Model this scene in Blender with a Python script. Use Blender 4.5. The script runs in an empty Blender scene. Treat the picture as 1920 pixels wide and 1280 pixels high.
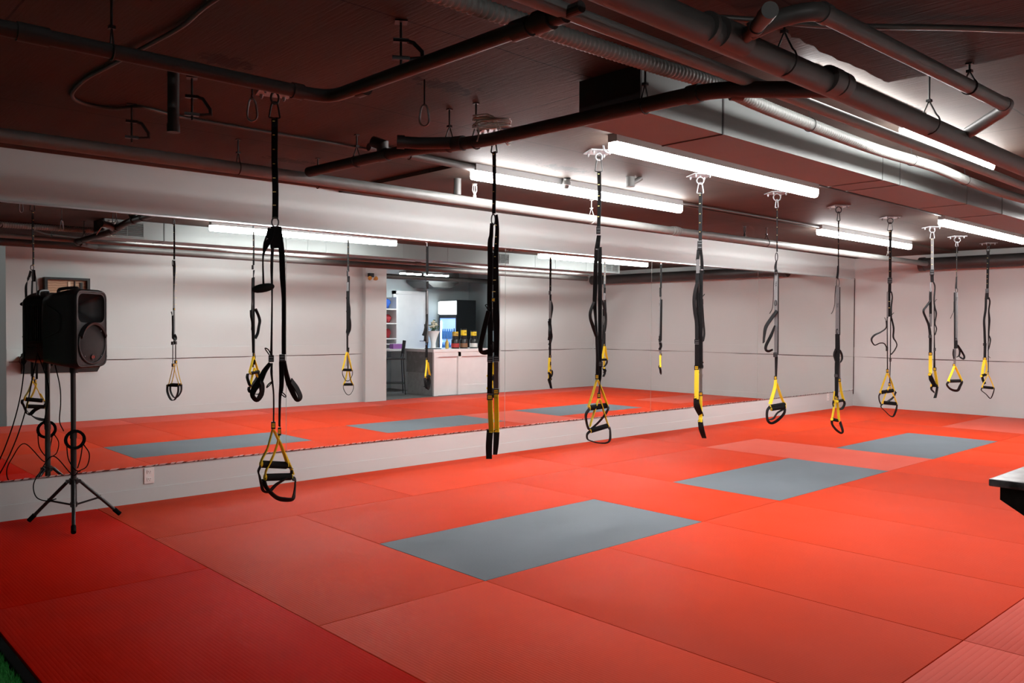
import bpy, bmesh, math, random
from mathutils import Vector, Matrix
random.seed(7)
SC = bpy.context.scene
COL = SC.collection
PI = math.pi
ZC = 2.56            # ceiling height above the mats
YW = 6.493           # mirror wall
XB = 14.05           # far end wall
YO = 0.50            # opposite wall

# ------------------------------------------------------------------ materials
def new_mat(name):
    m = bpy.data.materials.new(name); m.use_nodes = True
    nt = m.node_tree; b = nt.nodes['Principled BSDF']
    return m, nt, b

def pmat(name, col, rough=0.6, metal=0.0, spec=0.5, noise=0.0, nscale=30.0, bump=0.0, bscale=200.0):
    m, nt, b = new_mat(name)
    b.inputs['Base Color'].default_value = (*col, 1)
    b.inputs['Roughness'].default_value = rough
    b.inputs['Metallic'].default_value = metal
    b.inputs['Specular IOR Level'].default_value = spec
    tc = nt.nodes.new('ShaderNodeTexCoord')
    if noise > 0:
        n = nt.nodes.new('ShaderNodeTexNoise'); n.inputs['Scale'].default_value = nscale; n.inputs['Detail'].default_value = 4
        nt.links.new(tc.outputs['Object'], n.inputs['Vector'])
        r = nt.nodes.new('ShaderNodeValToRGB')
        r.color_ramp.elements[0].position = 0.3; r.color_ramp.elements[1].position = 0.7
        r.color_ramp.elements[0].color = (*[c * (1 - noise) for c in col], 1)
        r.color_ramp.elements[1].color = (*[min(1, c * (1 + noise)) for c in col], 1)
        nt.links.new(n.outputs['Fac'], r.inputs['Fac']); nt.links.new(r.outputs['Color'], b.inputs['Base Color'])
    if bump > 0:
        n = nt.nodes.new('ShaderNodeTexNoise'); n.inputs['Scale'].default_value = bscale; n.inputs['Detail'].default_value = 3
        nt.links.new(tc.outputs['Object'], n.inputs['Vector'])
        bp = nt.nodes.new('ShaderNodeBump'); bp.inputs['Strength'].default_value = bump; bp.inputs['Distance'].default_value = 0.004
        nt.links.new(n.outputs['Fac'], bp.inputs['Height']); nt.links.new(bp.outputs['Normal'], b.inputs['Normal'])
    return m

def emat(name, col, strength):
    m, nt, b = new_mat(name)
    b.inputs['Base Color'].default_value = (0.8, 0.8, 0.8, 1)
    b.inputs['Emission Color'].default_value = (*col, 1)
    b.inputs['Emission Strength'].default_value = strength
    return m

def mat_floor(name, col, axis, scale=19.5, sheen=0.022, groove=0.42):
    m, nt, b = new_mat(name)
    L = nt.links.new; N = nt.nodes.new
    tc = N('ShaderNodeTexCoord'); oi = N('ShaderNodeObjectInfo')
    n = N('ShaderNodeTexNoise'); n.inputs['Scale'].default_value = 2.2; n.inputs['Detail'].default_value = 5; n.inputs['Roughness'].default_value = 0.65
    n.noise_dimensions = '4D'
    L(tc.outputs['Object'], n.inputs['Vector']); L(oi.outputs['Random'], n.inputs['W'])
    mixn = N('ShaderNodeMix'); mixn.data_type = 'RGBA'
    mixn.inputs['A'].default_value = (*[c * 0.92 for c in col], 1); mixn.inputs['B'].default_value = (*[min(1, c * 1.08) for c in col], 1)
    L(n.outputs['Fac'], mixn.inputs['Factor'])
    # each mat gets a slightly different tone
    hv = N('ShaderNodeHueSaturation')
    mr = N('ShaderNodeMapRange'); mr.inputs['To Min'].default_value = 0.90; mr.inputs['To Max'].default_value = 1.08
    L(oi.outputs['Random'], mr.inputs['Value']); L(mr.outputs['Result'], hv.inputs['Value']); L(mixn.outputs['Result'], hv.inputs['Color'])
    L(hv.outputs['Color'], b.inputs['Base Color'])
    w = N('ShaderNodeTexWave'); w.wave_type = 'BANDS'; w.bands_direction = axis; w.wave_profile = 'SIN'
    w.inputs['Scale'].default_value = scale; w.inputs['Distortion'].default_value = 0.0
    L(tc.outputs['Object'], w.inputs['Vector'])
    p = N('ShaderNodeMath'); p.operation = 'POWER'; p.inputs[1].default_value = 0.25; L(w.outputs['Fac'], p.inputs[0])
    n2 = N('ShaderNodeTexNoise'); n2.inputs['Scale'].default_value = 160; n2.inputs['Detail'].default_value = 2
    L(tc.outputs['Object'], n2.inputs['Vector'])
    ad = N('ShaderNodeMath'); ad.operation = 'MULTIPLY_ADD'; ad.inputs[1].default_value = 0.12
    L(n2.outputs['Fac'], ad.inputs[0]); L(p.outputs['Value'], ad.inputs[2])
    bp = N('ShaderNodeBump'); bp.inputs['Strength'].default_value = groove; bp.inputs['Distance'].default_value = 0.0020
    L(ad.outputs['Value'], bp.inputs['Height']); L(bp.outputs['Normal'], b.inputs['Normal'])
    n3 = N('ShaderNodeTexNoise'); n3.inputs['Scale'].default_value = 1.1; n3.inputs['Detail'].default_value = 4
    L(tc.outputs['Object'], n3.inputs['Vector'])
    rr = N('ShaderNodeMapRange'); rr.inputs['To Min'].default_value = 0.40; rr.inputs['To Max'].default_value = 0.62
    L(n3.outputs['Fac'], rr.inputs['Value']); L(rr.outputs['Result'], b.inputs['Roughness'])
    b.inputs['Specular IOR Level'].default_value = sheen
    return m

def mat_wall(name, col):
    m, nt, b = new_mat(name)
    L = nt.links.new; N = nt.nodes.new
    tc = N('ShaderNodeTexCoord')
    n = N('ShaderNodeTexNoise'); n.inputs['Scale'].default_value = 1.3; n.inputs['Detail'].default_value = 6
    L(tc.outputs['Object'], n.inputs['Vector'])
    mx = N('ShaderNodeMix'); mx.data_type = 'RGBA'
    mx.inputs['A'].default_value = (*[c * 0.95 for c in col], 1); mx.inputs['B'].default_value = (*[min(1, c * 1.03) for c in col], 1)
    L(n.outputs['Fac'], mx.inputs['Factor']); L(mx.outputs['Result'], b.inputs['Base Color'])
    b.inputs['Roughness'].default_value = 0.55; b.inputs['Specular IOR Level'].default_value = 0.3
    n2 = N('ShaderNodeTexNoise'); n2.inputs['Scale'].default_value = 260; L(tc.outputs['Object'], n2.inputs['Vector'])
    bp = N('ShaderNodeBump'); bp.inputs['Strength'].default_value = 0.08; bp.inputs['Distance'].default_value = 0.002
    L(n2.outputs['Fac'], bp.inputs['Height']); L(bp.outputs['Normal'], b.inputs['Normal'])
    return m

def mat_ceiling(name, col, marks=True):
    m, nt, b = new_mat(name)
    L = nt.links.new; N = nt.nodes.new
    def math_(op, a, bb=None, c=None):
        x = N('ShaderNodeMath'); x.operation = op
        for i, v in enumerate((a, bb, c)):
            if v is None: continue
            if isinstance(v, (int, float)): x.inputs[i].default_value = v
            else: L(v, x.inputs[i])
        return x.outputs['Value']
    tc = N('ShaderNodeTexCoord')
    sx = N('ShaderNodeSeparateXYZ'); L(tc.outputs['Object'], sx.inputs['Vector'])
    n = N('ShaderNodeTexNoise'); n.inputs['Scale'].default_value = 2.0; n.inputs['Detail'].default_value = 8; n.inputs['Roughness'].default_value = 0.62
    mp = N('ShaderNodeMapping'); mp.inputs['Scale'].default_value = (1.0, 0.35, 1.0); L(tc.outputs['Object'], mp.inputs['Vector']); L(mp.outputs['Vector'], n.inputs['Vector'])
    cr = N('ShaderNodeValToRGB')
    cr.color_ramp.elements[0].position = 0.32; cr.color_ramp.elements[0].color = (*[c * 0.72 for c in col], 1)
    cr.color_ramp.elements[1].position = 0.68; cr.color_ramp.elements[1].color = (*[c * 1.2 for c in col], 1)
    L(n.outputs['Fac'], cr.inputs['Fac'])
    # board-marked grain of the formwork
    g = N('ShaderNodeTexNoise'); g.inputs['Scale'].default_value = 9; g.inputs['Detail'].default_value = 5
    mg = N('ShaderNodeMapping'); mg.inputs['Scale'].default_value = (9.0, 0.7, 1.0); L(tc.outputs['Object'], mg.inputs['Vector']); L(mg.outputs['Vector'], g.inputs['Vector'])
    # small pits
    v = N('ShaderNodeTexNoise'); v.inputs['Scale'].default_value = 34; v.inputs['Detail'].default_value = 2; L(tc.outputs['Object'], v.inputs['Vector'])
    pit = math_('GREATER_THAN', v.outputs['Fac'], 0.735)
    # joints between the formwork sheets
    wob = N('ShaderNodeTexNoise'); wob.inputs['Scale'].default_value = 3; L(tc.outputs['Object'], wob.inputs['Vector'])
    wv = math_('MULTIPLY_ADD', wob.outputs['Fac'], 0.03, -0.015)
    def joint(coord, off, per, wid):
        a = math_('ADD', coord, wv)
        a = math_('SUBTRACT', a, off - per / 2)
        a = math_('FLOORED_MODULO', a, per)
        a = math_('SUBTRACT', a, per / 2)
        a = math_('ABSOLUTE', a)
        return math_('LESS_THAN', a, wid)
    jx = joint(sx.outputs['X'], 3.22, 2.44, 0.0045)
    jy = joint(sx.outputs['Y'], 3.94, 1.22, 0.0045)
    dark = math_('MAXIMUM', math_('MAXIMUM', jx, jy), pit)
    if marks:
        for (cx, cy, rx, ry) in ((1.65, 3.72, .22, .16), (2.62, 3.33, .30, .16), (4.66, 4.42, .42, .14), (4.72, 1.90, .22, .10), (2.95, 5.62, .35, .12)):
            ax = math_('DIVIDE', math_('SUBTRACT', sx.outputs['X'], cx), rx)
            ay = math_('DIVIDE', math_('SUBTRACT', sx.outputs['Y'], cy), ry)
            d = math_('SQRT', math_('ADD', math_('MULTIPLY', ax, ax), math_('MULTIPLY', ay, ay)))
            nz = N('ShaderNodeTexNoise'); nz.inputs['Scale'].default_value = 20; nz.inputs['Detail'].default_value = 6; nz.inputs['Roughness'].default_value = 0.7
            L(tc.outputs['Object'], nz.inputs['Vector'])
            q = math_('SUBTRACT', math_('MULTIPLY', nz.outputs['Fac'], 2.6), d)
            dark = math_('MAXIMUM', dark, math_('GREATER_THAN', q, 0.80))
    mx = N('ShaderNodeMix'); mx.data_type = 'RGBA'
    mx.inputs['B'].default_value = (0.006, 0.005, 0.004, 1)
    L(dark, mx.inputs['Factor']); L(cr.outputs['Color'], mx.inputs['A']); L(mx.outputs['Result'], b.inputs['Base Color'])
    h = math_('SUBTRACT', math_('MULTIPLY', g.outputs['Fac'], 0.7), math_('MULTIPLY', dark, 0.8))
    bp = N('ShaderNodeBump'); bp.inputs['Strength'].default_value = 0.35; bp.inputs['Distance'].default_value = 0.006
    L(h, bp.inputs['Height']); L(bp.outputs['Normal'], b.inputs['Normal'])
    b.inputs['Roughness'].default_value = 0.7; b.inputs['Specular IOR Level'].default_value = 0.3
    return m

def mat_mirror():
    m = bpy.data.materials.new('silvered_glass'); m.use_nodes = True
    nt = m.node_tree; nt.nodes.clear()
    o = nt.nodes.new('ShaderNodeOutputMaterial'); g = nt.nodes.new('ShaderNodeBsdfGlossy')
    g.inputs['Color'].default_value = (0.86, 0.89, 0.88, 1); g.inputs['Roughness'].default_value = 0.0
    nt.links.new(g.outputs['BSDF'], o.inputs['Surface'])
    return m

def mat_wood(name, c1, c2, scale=6.0, axis='Z'):
    m, nt, b = new_mat(name)
    L = nt.links.new; N = nt.nodes.new
    tc = N('ShaderNodeTexCoord'); w = N('ShaderNodeTexWave'); w.bands_direction = axis
    w.inputs['Scale'].default_value = scale; w.inputs['Distortion'].default_value = 5; w.inputs['Detail'].default_value = 3
    L(tc.outputs['Object'], w.inputs['Vector'])
    mx = N('ShaderNodeMix'); mx.data_type = 'RGBA'; mx.inputs['A'].default_value = (*c1, 1); mx.inputs['B'].default_value = (*c2, 1)
    L(w.outputs['Fac'], mx.inputs['Factor']); L(mx.outputs['Result'], b.inputs['Base Color']); b.inputs['Roughness'].default_value = 0.5
    return m

LIGHT = 60.0
M = dict(
    red=mat_floor('red_mat_foam', (0.64, 0.050, 0.015), 'X'),
    rednew=mat_floor('matte_red_mat_foam', (0.58, 0.009, 0.002), 'X', 19.5, 0.008, 0.28),
    redsheen=mat_floor('worn_sheen_red_mat_foam', (0.64, 0.105, 0.070), 'X', 19.5, 0.03),  # sheen on the worn grooves put into a paler red
    redx=mat_floor('red_mat_foam_ribbed', (0.62, 0.085, 0.058), 'Y', 11.5, 0.03, 0.7),  # groove sheen put into this paler red as well
    grey=mat_floor('grey_mat_foam', (0.165, 0.188, 0.212), 'X'),
    wall=mat_wall('white_wall_paint', (0.52, 0.565, 0.56)),
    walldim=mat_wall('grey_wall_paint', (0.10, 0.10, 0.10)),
    ceil=mat_ceiling('painted_concrete', (0.052, 0.037, 0.028)),
    ceil2=mat_ceiling('dark_painted_board', (0.030, 0.023, 0.020), marks=False),
    mirror=mat_mirror(),
    glassedge=pmat('cut_glass_edge', (0.25, 0.30, 0.28), 0.15),
    alu=pmat('aluminium_channel', (0.75, 0.76, 0.77), 0.3, 1.0),
    pipe=pmat('grey_painted_pipe', (0.066, 0.063, 0.060), 0.5, noise=0.10, nscale=12),  # pipe grey darkened for the pipes that hang unlit
    pipedark=pmat('dark_grey_pipe', (0.036, 0.035, 0.034), 0.5, noise=0.12, nscale=12),  # same grey darkened further, unlit look put into the colour
    pipelit=pmat('lit_grey_pipe', (0.17, 0.172, 0.165), 0.5, noise=0.08, nscale=12),  # same grey kept lighter for pipes lit by nearby strips
    hose=pmat('grey_corrugated_hose', (0.19, 0.20, 0.19), 0.5),
    duct=pmat('grey_painted_sheet_metal', (0.140, 0.158, 0.155), 0.5, noise=0.05, nscale=3),
    ductdark=pmat('black_duct_liner', (0.03, 0.03, 0.03), 0.7),
    conduit=pmat('dark_armoured_cable', (0.09, 0.085, 0.08), 0.45, 0.4),
    blacksteel=pmat('black_steel', (0.022, 0.021, 0.021), 0.4, 0.3),
    galv=pmat('galvanised_steel', (0.27, 0.28, 0.29), 0.5, 0.6, noise=0.15, nscale=80),
    housing=pmat('light_housing', (0.32, 0.33, 0.33), 0.5),
    endcap=pmat('white_end_cap', (0.7, 0.7, 0.7), 0.4),
    lensdim=emat('weaker_lit_diffuser', (1.0, 0.985, 0.97), 22.0),
    lens=emat('lit_diffuser', (1.0, 0.985, 0.97), LIGHT),
    web=pmat('black_webbing', (0.012, 0.012, 0.013), 0.75, spec=0.15, noise=0.3, nscale=220, bump=0.3, bscale=500),
    webgrey=pmat('grey_webbing', (0.17, 0.17, 0.175), 0.75, noise=0.15, nscale=220, bump=0.3, bscale=500),
    yellow=pmat('yellow_webbing', (0.98, 0.71, 0.02), 0.65, noise=0.08, nscale=200, bump=0.3, bscale=500),
    stitch=pmat('yellow_stitching', (0.85, 0.72, 0.25), 0.6),
    foam=pmat('black_foam_grip', (0.010, 0.010, 0.010), 0.85, spec=0.15, bump=0.4, bscale=300),
    buckle=pmat('black_buckle', (0.03, 0.03, 0.032), 0.3, 0.5),
    tagy=pmat('yellow_tag', (0.92, 0.58, 0.02), 0.55),
    inkblack=pmat('black_lettering', (0.006, 0.006, 0.006), 0.6),
    inkwhite=pmat('white_lettering', (0.8, 0.8, 0.8), 0.6),
    plastic=pmat('black_moulded_plastic', (0.011, 0.011, 0.012), 0.45, bump=0.25, bscale=420),
    grille=pmat('black_speaker_mesh', (0.012, 0.011, 0.011), 0.5, 0.3, bump=0.8, bscale=700),
    redlogo=pmat('red_logo', (0.80, 0.07, 0.03), 0.4),
    rubber=pmat('black_rubber', (0.006, 0.006, 0.006), 0.9, spec=0.02),
    blackpaint=pmat('worn_black_paint', (0.010, 0.010, 0.010), 0.4, spec=0.25, noise=0.5, nscale=40),
    scuffed=pmat('scuffed_black_top', (0.11, 0.115, 0.12), 0.28, noise=0.75, nscale=22),
    outlet=pmat('white_plastic', (0.75, 0.74, 0.72), 0.4),
    socket=pmat('dark_socket_holes', (0.03, 0.03, 0.03), 0.6),
    turf=pmat('green_artificial_turf', (0.03, 0.30, 0.05), 0.7, noise=0.5, nscale=60),
    subfloor=pmat('grey_subfloor', (0.06, 0.06, 0.06), 0.8),
    crack=pmat('dark_gap', (0.05, 0.02, 0.02), 0.8),
    wood=mat_wood('grey_laminate', (0.20, 0.20, 0.20), (0.34, 0.34, 0.34), 5.0, 'X'),
    woodfloor=mat_wood('grey_plank_floor', (0.10, 0.10, 0.10), (0.20, 0.195, 0.19), 3.0, 'Y'),
    tan=mat_wood('tan_boards', (0.36, 0.22, 0.12), (0.55, 0.37, 0.22), 9.0, 'Z'),
    cream=pmat('cream_card', (0.75, 0.66, 0.50), 0.6),
    rwall=mat_wall('pale_blue_grey_paint', (0.52, 0.58, 0.60)),
    counter=pmat('white_counter_paint', (0.80, 0.79, 0.79), 0.4, noise=0.04, nscale=4),
    greypanel=pmat('grey_counter_panel', (0.33, 0.33, 0.33), 0.5, noise=0.12, nscale=14),
    fridgeblack=pmat('black_fridge_shell', (0.008, 0.008, 0.010), 0.35),
    fridgeblue=emat('blue_lit_interior', (0.04, 0.22, 0.85), 1.3),
    tube=emat('white_fridge_tube', (0.55, 0.80, 1.0), 7.0),
    sign=emat('lit_blank_sign', (0.90, 0.97, 1.0), 3.0),
    rlens=emat('reception_diffuser', (0.86, 0.97, 1.0), 60.0),
    white=pmat('white_paper', (0.80, 0.80, 0.80), 0.7),
    leafg=pmat('green_leaf', (0.05, 0.11, 0.04), 0.6),
    petal=pmat('cream_petals', (0.80, 0.78, 0.62), 0.6),
    tub=pmat('black_tub_plastic', (0.012, 0.012, 0.013), 0.3),
    labelred=pmat('red_label', (0.40, 0.03, 0.03), 0.4),
    labelbrown=pmat('brown_label', (0.22, 0.10, 0.05), 0.4),
    labelwhite=pmat('white_label', (0.65, 0.62, 0.60), 0.4),
    labelgold=pmat('gold_label', (0.55, 0.36, 0.06), 0.4),
    labelyel=pmat('yellow_label', (0.85, 0.62, 0.03), 0.4),
    bottleblue=pmat('blue_bottle', (0.10, 0.28, 0.60), 0.25),
    purple=pmat('purple_tissue', (0.35, 0.12, 0.42), 0.5),
    bluefab=pmat('blue_fabric', (0.02, 0.10, 0.45), 0.7),
    redfab=pmat('red_fabric', (0.40, 0.02, 0.03), 0.6),
    darkfab=pmat('black_fabric', (0.015, 0.015, 0.018), 0.7),
    amber=pmat('amber_lens', (0.55, 0.25, 0.06), 0.2),
    cablewhite=pmat('grey_white_cable', (0.50, 0.46, 0.42), 0.5),
    sprinkler=pmat('white_painted_sprinkler', (0.60, 0.61, 0.58), 0.4),
)

# ------------------------------------------------------------------ mesh helpers
class MB:
    """collects solid shapes and links them as ONE mesh object"""
    def __init__(s): s.bm = bmesh.new()
    def box(s, c, d, rot=None, bev=0.0):
        r = bmesh.ops.create_cube(s.bm, size=1.0)
        vs = r['verts']
        mt = Matrix.Diagonal((d[0], d[1], d[2], 1))
        if bev > 0:
            bmesh.ops.transform(s.bm, matrix=mt, verts=vs)
            es = list({e for v in vs for e in v.link_edges})
            rb = bmesh.ops.bevel(s.bm, geom=es, offset=bev, segments=2, affect='EDGES', profile=0.7)
            vs = list({v for f in rb['faces'] for v in f.verts} | {v for v in vs if v.is_valid})
            mt = Matrix.Identity(4)
        if rot is not None: mt = rot.to_4x4() @ mt
        mt = Matrix.Translation(c) @ mt
        bmesh.ops.transform(s.bm, matrix=mt, verts=vs)
        return s
    def box2(s, a, b, bev=0.0):
        return s.box(((a[0]+b[0])/2, (a[1]+b[1])/2, (a[2]+b[2])/2), (abs(b[0]-a[0]), abs(b[1]-a[1]), abs(b[2]-a[2])), None, bev)
    def rings(s, rings, closed=False, caps=True):
        bm = s.bm
        R = [[bm.verts.new(p) for p in ring] for ring in rings]
        n = len(R[0]); k = len(R)
        for i in range(k if closed else k - 1):
            a, b = R[i], R[(i + 1) % k]
            for j in range(n):
                try: bm.faces.new((a[j], a[(j+1) % n], b[(j+1) % n], b[j]))
                except ValueError: pass
        if caps and not closed:
            bm.faces.new(list(reversed(R[0]))); bm.faces.new(R[-1])
        return s
    def tube(s, pts, r, seg=12, closed=False, smoothpath=0):
        pts = [Vector(p) for p in pts]
        if smoothpath: pts = catmull(pts, smoothpath, closed)
        n = len(pts)
        rs = r if isinstance(r, (list, tuple)) else [r] * n
        tans = []
        for i in range(n):
            if closed: t = (pts[(i+1) % n] - pts[i-1])
            elif i == 0: t = pts[1] - pts[0]
            elif i == n-1: t = pts[-1] - pts[-2]
            else: t = (pts[i+1] - pts[i]).normalized() + (pts[i] - pts[i-1]).normalized()
            tans.append(t.normalized())
        up = Vector((0, 0, 1)) if abs(tans[0].z) < 0.9 else Vector((1, 0, 0))
        u = tans[0].cross(up).normalized(); rings = []
        for i in range(n):
            t = tans[i]
            u = (u - t * u.dot(t)); u = u.normalized() if u.length > 1e-6 else t.orthogonal().normalized()
            w = t.cross(u)
            sc = 1.0
            if 0 < i < n-1 and not closed:
                c = max(0.5, t.dot((pts[i] - pts[i-1]).normalized())); sc = 1.0 / c if not smoothpath else 1.0
            rings.append([pts[i] + (u * math.cos(2*PI*j/seg) + w * math.sin(2*PI*j/seg)) * rs[i] * sc for j in range(seg)])
        return s.rings(rings, closed)
    def cyl(s, a, b, r, seg=16, r2=None):
        return s.tube([a, b], [r, r if r2 is None else r2], seg)
    def lathe(s, prof, c=(0, 0, 0), seg=24, rot=None):
        rings = []
        for (r, z) in prof:
            ring = []
            for j in range(seg):
                p = Vector((max(r, 1e-4) * math.cos(2*PI*j/seg), max(r, 1e-4) * math.sin(2*PI*j/seg), z))
                if rot is not None: p = rot @ p
                ring.append(p + Vector(c))
            rings.append(ring)
        return s.rings(rings)
    def prism(s, poly, axis, a, b):
        """extrude 2D poly along axis 'X','Y' or 'Z' from a to b"""
        def P(q, t):
            if axis == 'X': return (t, q[0], q[1])
            if axis == 'Y': return (q[0], t, q[1])
            return (q[0], q[1], t)
        return s.rings([[P(q, a) for q in poly], [P(q, b) for q in poly]])
    def ribbon(s, pts, wid, thick, depth=Vector((0, 1, 0)), full=None, smoothpath=0, closed=False):
        """flat strap along pts; wid = width seen from -depth; full = real width (turned edge-on when wid is smaller)"""
        P = [Vector(p) for p in pts]; W = list(wid)
        if smoothpath and len(P) > 2:
            Q = catmull(P, smoothpath, closed); k = smoothpath; W2 = []
            m = len(P) if closed else len(P) - 1
            for i in range(m):
                for t in range(k): W2.append(W[i] + (W[(i+1) % len(W)] - W[i]) * t / k)
            if not closed: W2.append(W[-1])
            P, W = Q, W2
        n = len(P); rings = []
        for i in range(n):
            if closed: t = P[(i+1) % n] - P[i-1]
            elif i == 0: t = P[1] - P[0]
            elif i == n-1: t = P[-1] - P[-2]
            else: t = P[i+1] - P[i-1]
            t = t.normalized(); lat = depth.cross(t)
            lat = lat.normalized() if lat.length > 1e-6 else Vector((1, 0, 0))
            nrm = t.cross(lat).normalized()
            wf = full if full else W[i]
            wf = max(wf, W[i])
            c = min(1.0, max(0.0, (W[i] - thick) / wf)); sn = math.sqrt(1 - c * c)
            a = (lat * c + nrm * sn) * wf / 2; bb = (nrm * c - lat * sn) * thick / 2
            rings.append([P[i] + a + bb, P[i] - a + bb, P[i] - a - bb, P[i] + a - bb])
        return s.rings(rings, closed)
    def torus(s, c, R, r, nrm=(0, 1, 0), seg=28, tseg=8, Rz=None):
        nrm = Vector(nrm).normalized(); u = nrm.orthogonal().normalized()
        if abs(nrm.z) < 0.9: u = nrm.cross(Vector((0, 0, 1))).normalized()
        w = nrm.cross(u).normalized()
        Rz = Rz or R
        pts = [Vector(c) + u * R * math.cos(2*PI*i/seg) + w * Rz * math.sin(2*PI*i/seg) for i in range(seg)]
        return s.tube(pts, r, tseg, closed=True)
    def mesh(s, me, mat4=None):
        t = bmesh.new(); t.from_mesh(me)
        if mat4 is not None: bmesh.ops.transform(t, matrix=mat4, verts=t.verts)
        tmp = bpy.data.meshes.new('tmp'); t.to_mesh(tmp); t.free()
        s.bm.from_mesh(tmp); bpy.data.meshes.remove(tmp)
        return s
    def build(s, name, mat, parent=None, loc=None, smooth=None):
        bmesh.ops.recalc_face_normals(s.bm, faces=s.bm.faces)
        me = bpy.data.meshes.new(name); s.bm.to_mesh(me); s.bm.free()
        me.materials.append(M[mat])
        if smooth is not None:
            me.set_sharp_from_angle(angle=math.radians(smooth))
            me.polygons.foreach_set('use_smooth', [True] * len(me.polygons))
        o = bpy.data.objects.new(name, me); COL.objects.link(o)
        if parent is not None: o.parent = parent
        if loc is not None: o.location = loc
        return o

def catmull(pts, k, closed=False):
    n = len(pts); out = []
    rng = range(n if closed else n - 1)
    for i in rng:
        p1, p2 = pts[i], pts[(i+1) % n]
        p0 = pts[i-1] if (i > 0 or closed) else p1 * 2 - p2
        p3 = pts[(i+2) % n] if (i + 2 < n or closed) else p2 * 2 - p1
        for t in range(k):
            x = t / k
            out.append(0.5 * ((2*p1) + (p2-p0)*x + (2*p0-5*p1+4*p2-p3)*x*x + (3*p1-p0-3*p2+p3)*x**3))
    if not closed: out.append(pts[-1].copy())
    return out

def tag(o, label, cat, group=None, kind=None):
    o['label'] = label; o['category'] = cat
    if group: o['group'] = group
    if kind: o['kind'] = kind
    return o
def thing(name, label, cat, loc=(0, 0, 0), rz=0.0, group=None):
    o = bpy.data.objects.new(name, None); COL.objects.link(o)
    o.empty_display_size = 0.1; o.location = loc; o.rotation_euler = (0, 0, rz)
    return tag(o, label, cat, group)
def struct(o): o['kind'] = 'structure'; return o
_text = {}
def text_mesh(s):
    if s not in _text:
        cu = bpy.data.curves.new('lettering', 'FONT'); cu.body = s; cu.size = 1.0; cu.extrude = 0.02
        cu.align_x = 'CENTER'; cu.align_y = 'CENTER'; cu.resolution_u = 2; cu.space_character = 0.95
        ob = bpy.data.objects.new('lettering', cu); COL.objects.link(ob)
        dg = bpy.context.evaluated_depsgraph_get()
        me = bpy.data.meshes.new_from_object(ob.evaluated_get(dg))
        bpy.data.objects.remove(ob); bpy.data.curves.remove(cu)
        xs = [v.co.x for v in me.vertices]; ys = [v.co.y for v in me.vertices]
        _text[s] = (me, max(xs) - min(xs), max(ys) - min(ys), (max(xs) + min(xs)) / 2, (max(ys) + min(ys)) / 2)
    return _text[s]
def lettering(mb, s, c, w, h, rot=None):
    """letters facing local -Y, fitted into w x h"""
    me, tw, th, cx, cy = text_mesh(s)
    sc = min(w / tw, h / th)
    m = Matrix.Translation(c) @ (rot.to_4x4() if rot is not None else Matrix.Identity(4)) @ Matrix.Rotation(PI/2, 4, 'X') @ Matrix.Diagonal((sc, sc, 0.02, 1)) @ Matrix.Translation((-cx, -cy, 0))
    return mb.mesh(me, m)
# ------------------------------------------------------------------ camera
cam = bpy.data.cameras.new('camera'); co = bpy.data.objects.new('camera', cam); COL.objects.link(co)
cam.sensor_width = 36.0; cam.lens = 1555.2 / 1920 * 36.0; cam.clip_start = 0.05
YAW, PITCH, ROLL = 0.7471, -0.0193, 0.0050
fw = Vector((math.sin(YAW) * math.cos(PITCH), math.cos(YAW) * math.cos(PITCH), math.sin(PITCH)))
rt = Vector((math.cos(YAW), -math.sin(YAW), 0)); up = rt.cross(fw)
rt2 = rt * math.cos(ROLL) + up * math.sin(ROLL); up2 = up * math.cos(ROLL) - rt * math.sin(ROLL)
co.matrix_world = Matrix.Translation((0, 0, 1.3527)) @ Matrix((rt2, up2, -fw)).transposed().to_4x4()
SC.camera = co

# ------------------------------------------------------------------ the shell
struct(MB().box2((-4.2, -6.2, -0.10), (XB + .15, YW + .15, -0.040)).build('floor', 'subfloor'))
# concrete slab over everything, with a lower painted board over the near corner
struct(MB().box2((-4.2, -6.2, ZC), (XB + .15, YW + .15, ZC + .15)).build('ceiling', 'ceil'))
edge = []
y = -6.0
x0, y1 = 3.92, 1.66
while y < y1:
    edge.append((x0 + random.uniform(-.012, .012), y)); y += random.uniform(.03, .09) if y > 0.4 else .5
edge.append((x0, y1))
x = x0 - .04
while x > -4.0:
    edge.append((x, y1 + random.uniform(-.014, .014))); x -= random.uniform(.03, .09) if x > 2.2 else .5
edge += [(-4.1, y1), (-4.1, -6.0)]
struct(MB().prism(edge, 'Z', ZC - .070, ZC - .0005).build('ceiling_lower', 'ceil2'))
struct(MB().box2((3.9, 4.835, ZC - .030), (XB, YW, ZC - .0005)).build('ceiling_band', 'ceil'))
struct(MB().box2((-4.2, YW, -.04), (XB + .15, YW + .15, ZC)).build('wall_left', 'wall'))
struct(MB().box2((XB, YO - .15, -.04), (XB + .15, YW, ZC)).build('wall_back', 'wall'))
wr = MB().box2((2.52, YO - .15, -.04), (8.41, YO, ZC)).box2((2.52, -2.6, -.04), (2.67, YO - .15, ZC))
wr.box2((11.22, YO - .15, -.04), (XB, YO, ZC)).box2((8.41, YO - .15, 2.39), (11.22, YO, ZC))
struct(wr.build('wall_right', 'wall'))
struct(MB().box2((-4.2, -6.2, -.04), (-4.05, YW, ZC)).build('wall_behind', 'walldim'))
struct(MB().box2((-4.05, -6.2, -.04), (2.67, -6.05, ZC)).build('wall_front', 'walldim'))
struct(MB().box2((7.97, YO, -.04), (8.41, YO + .10, ZC), .012).build('column', 'wall'))
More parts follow.
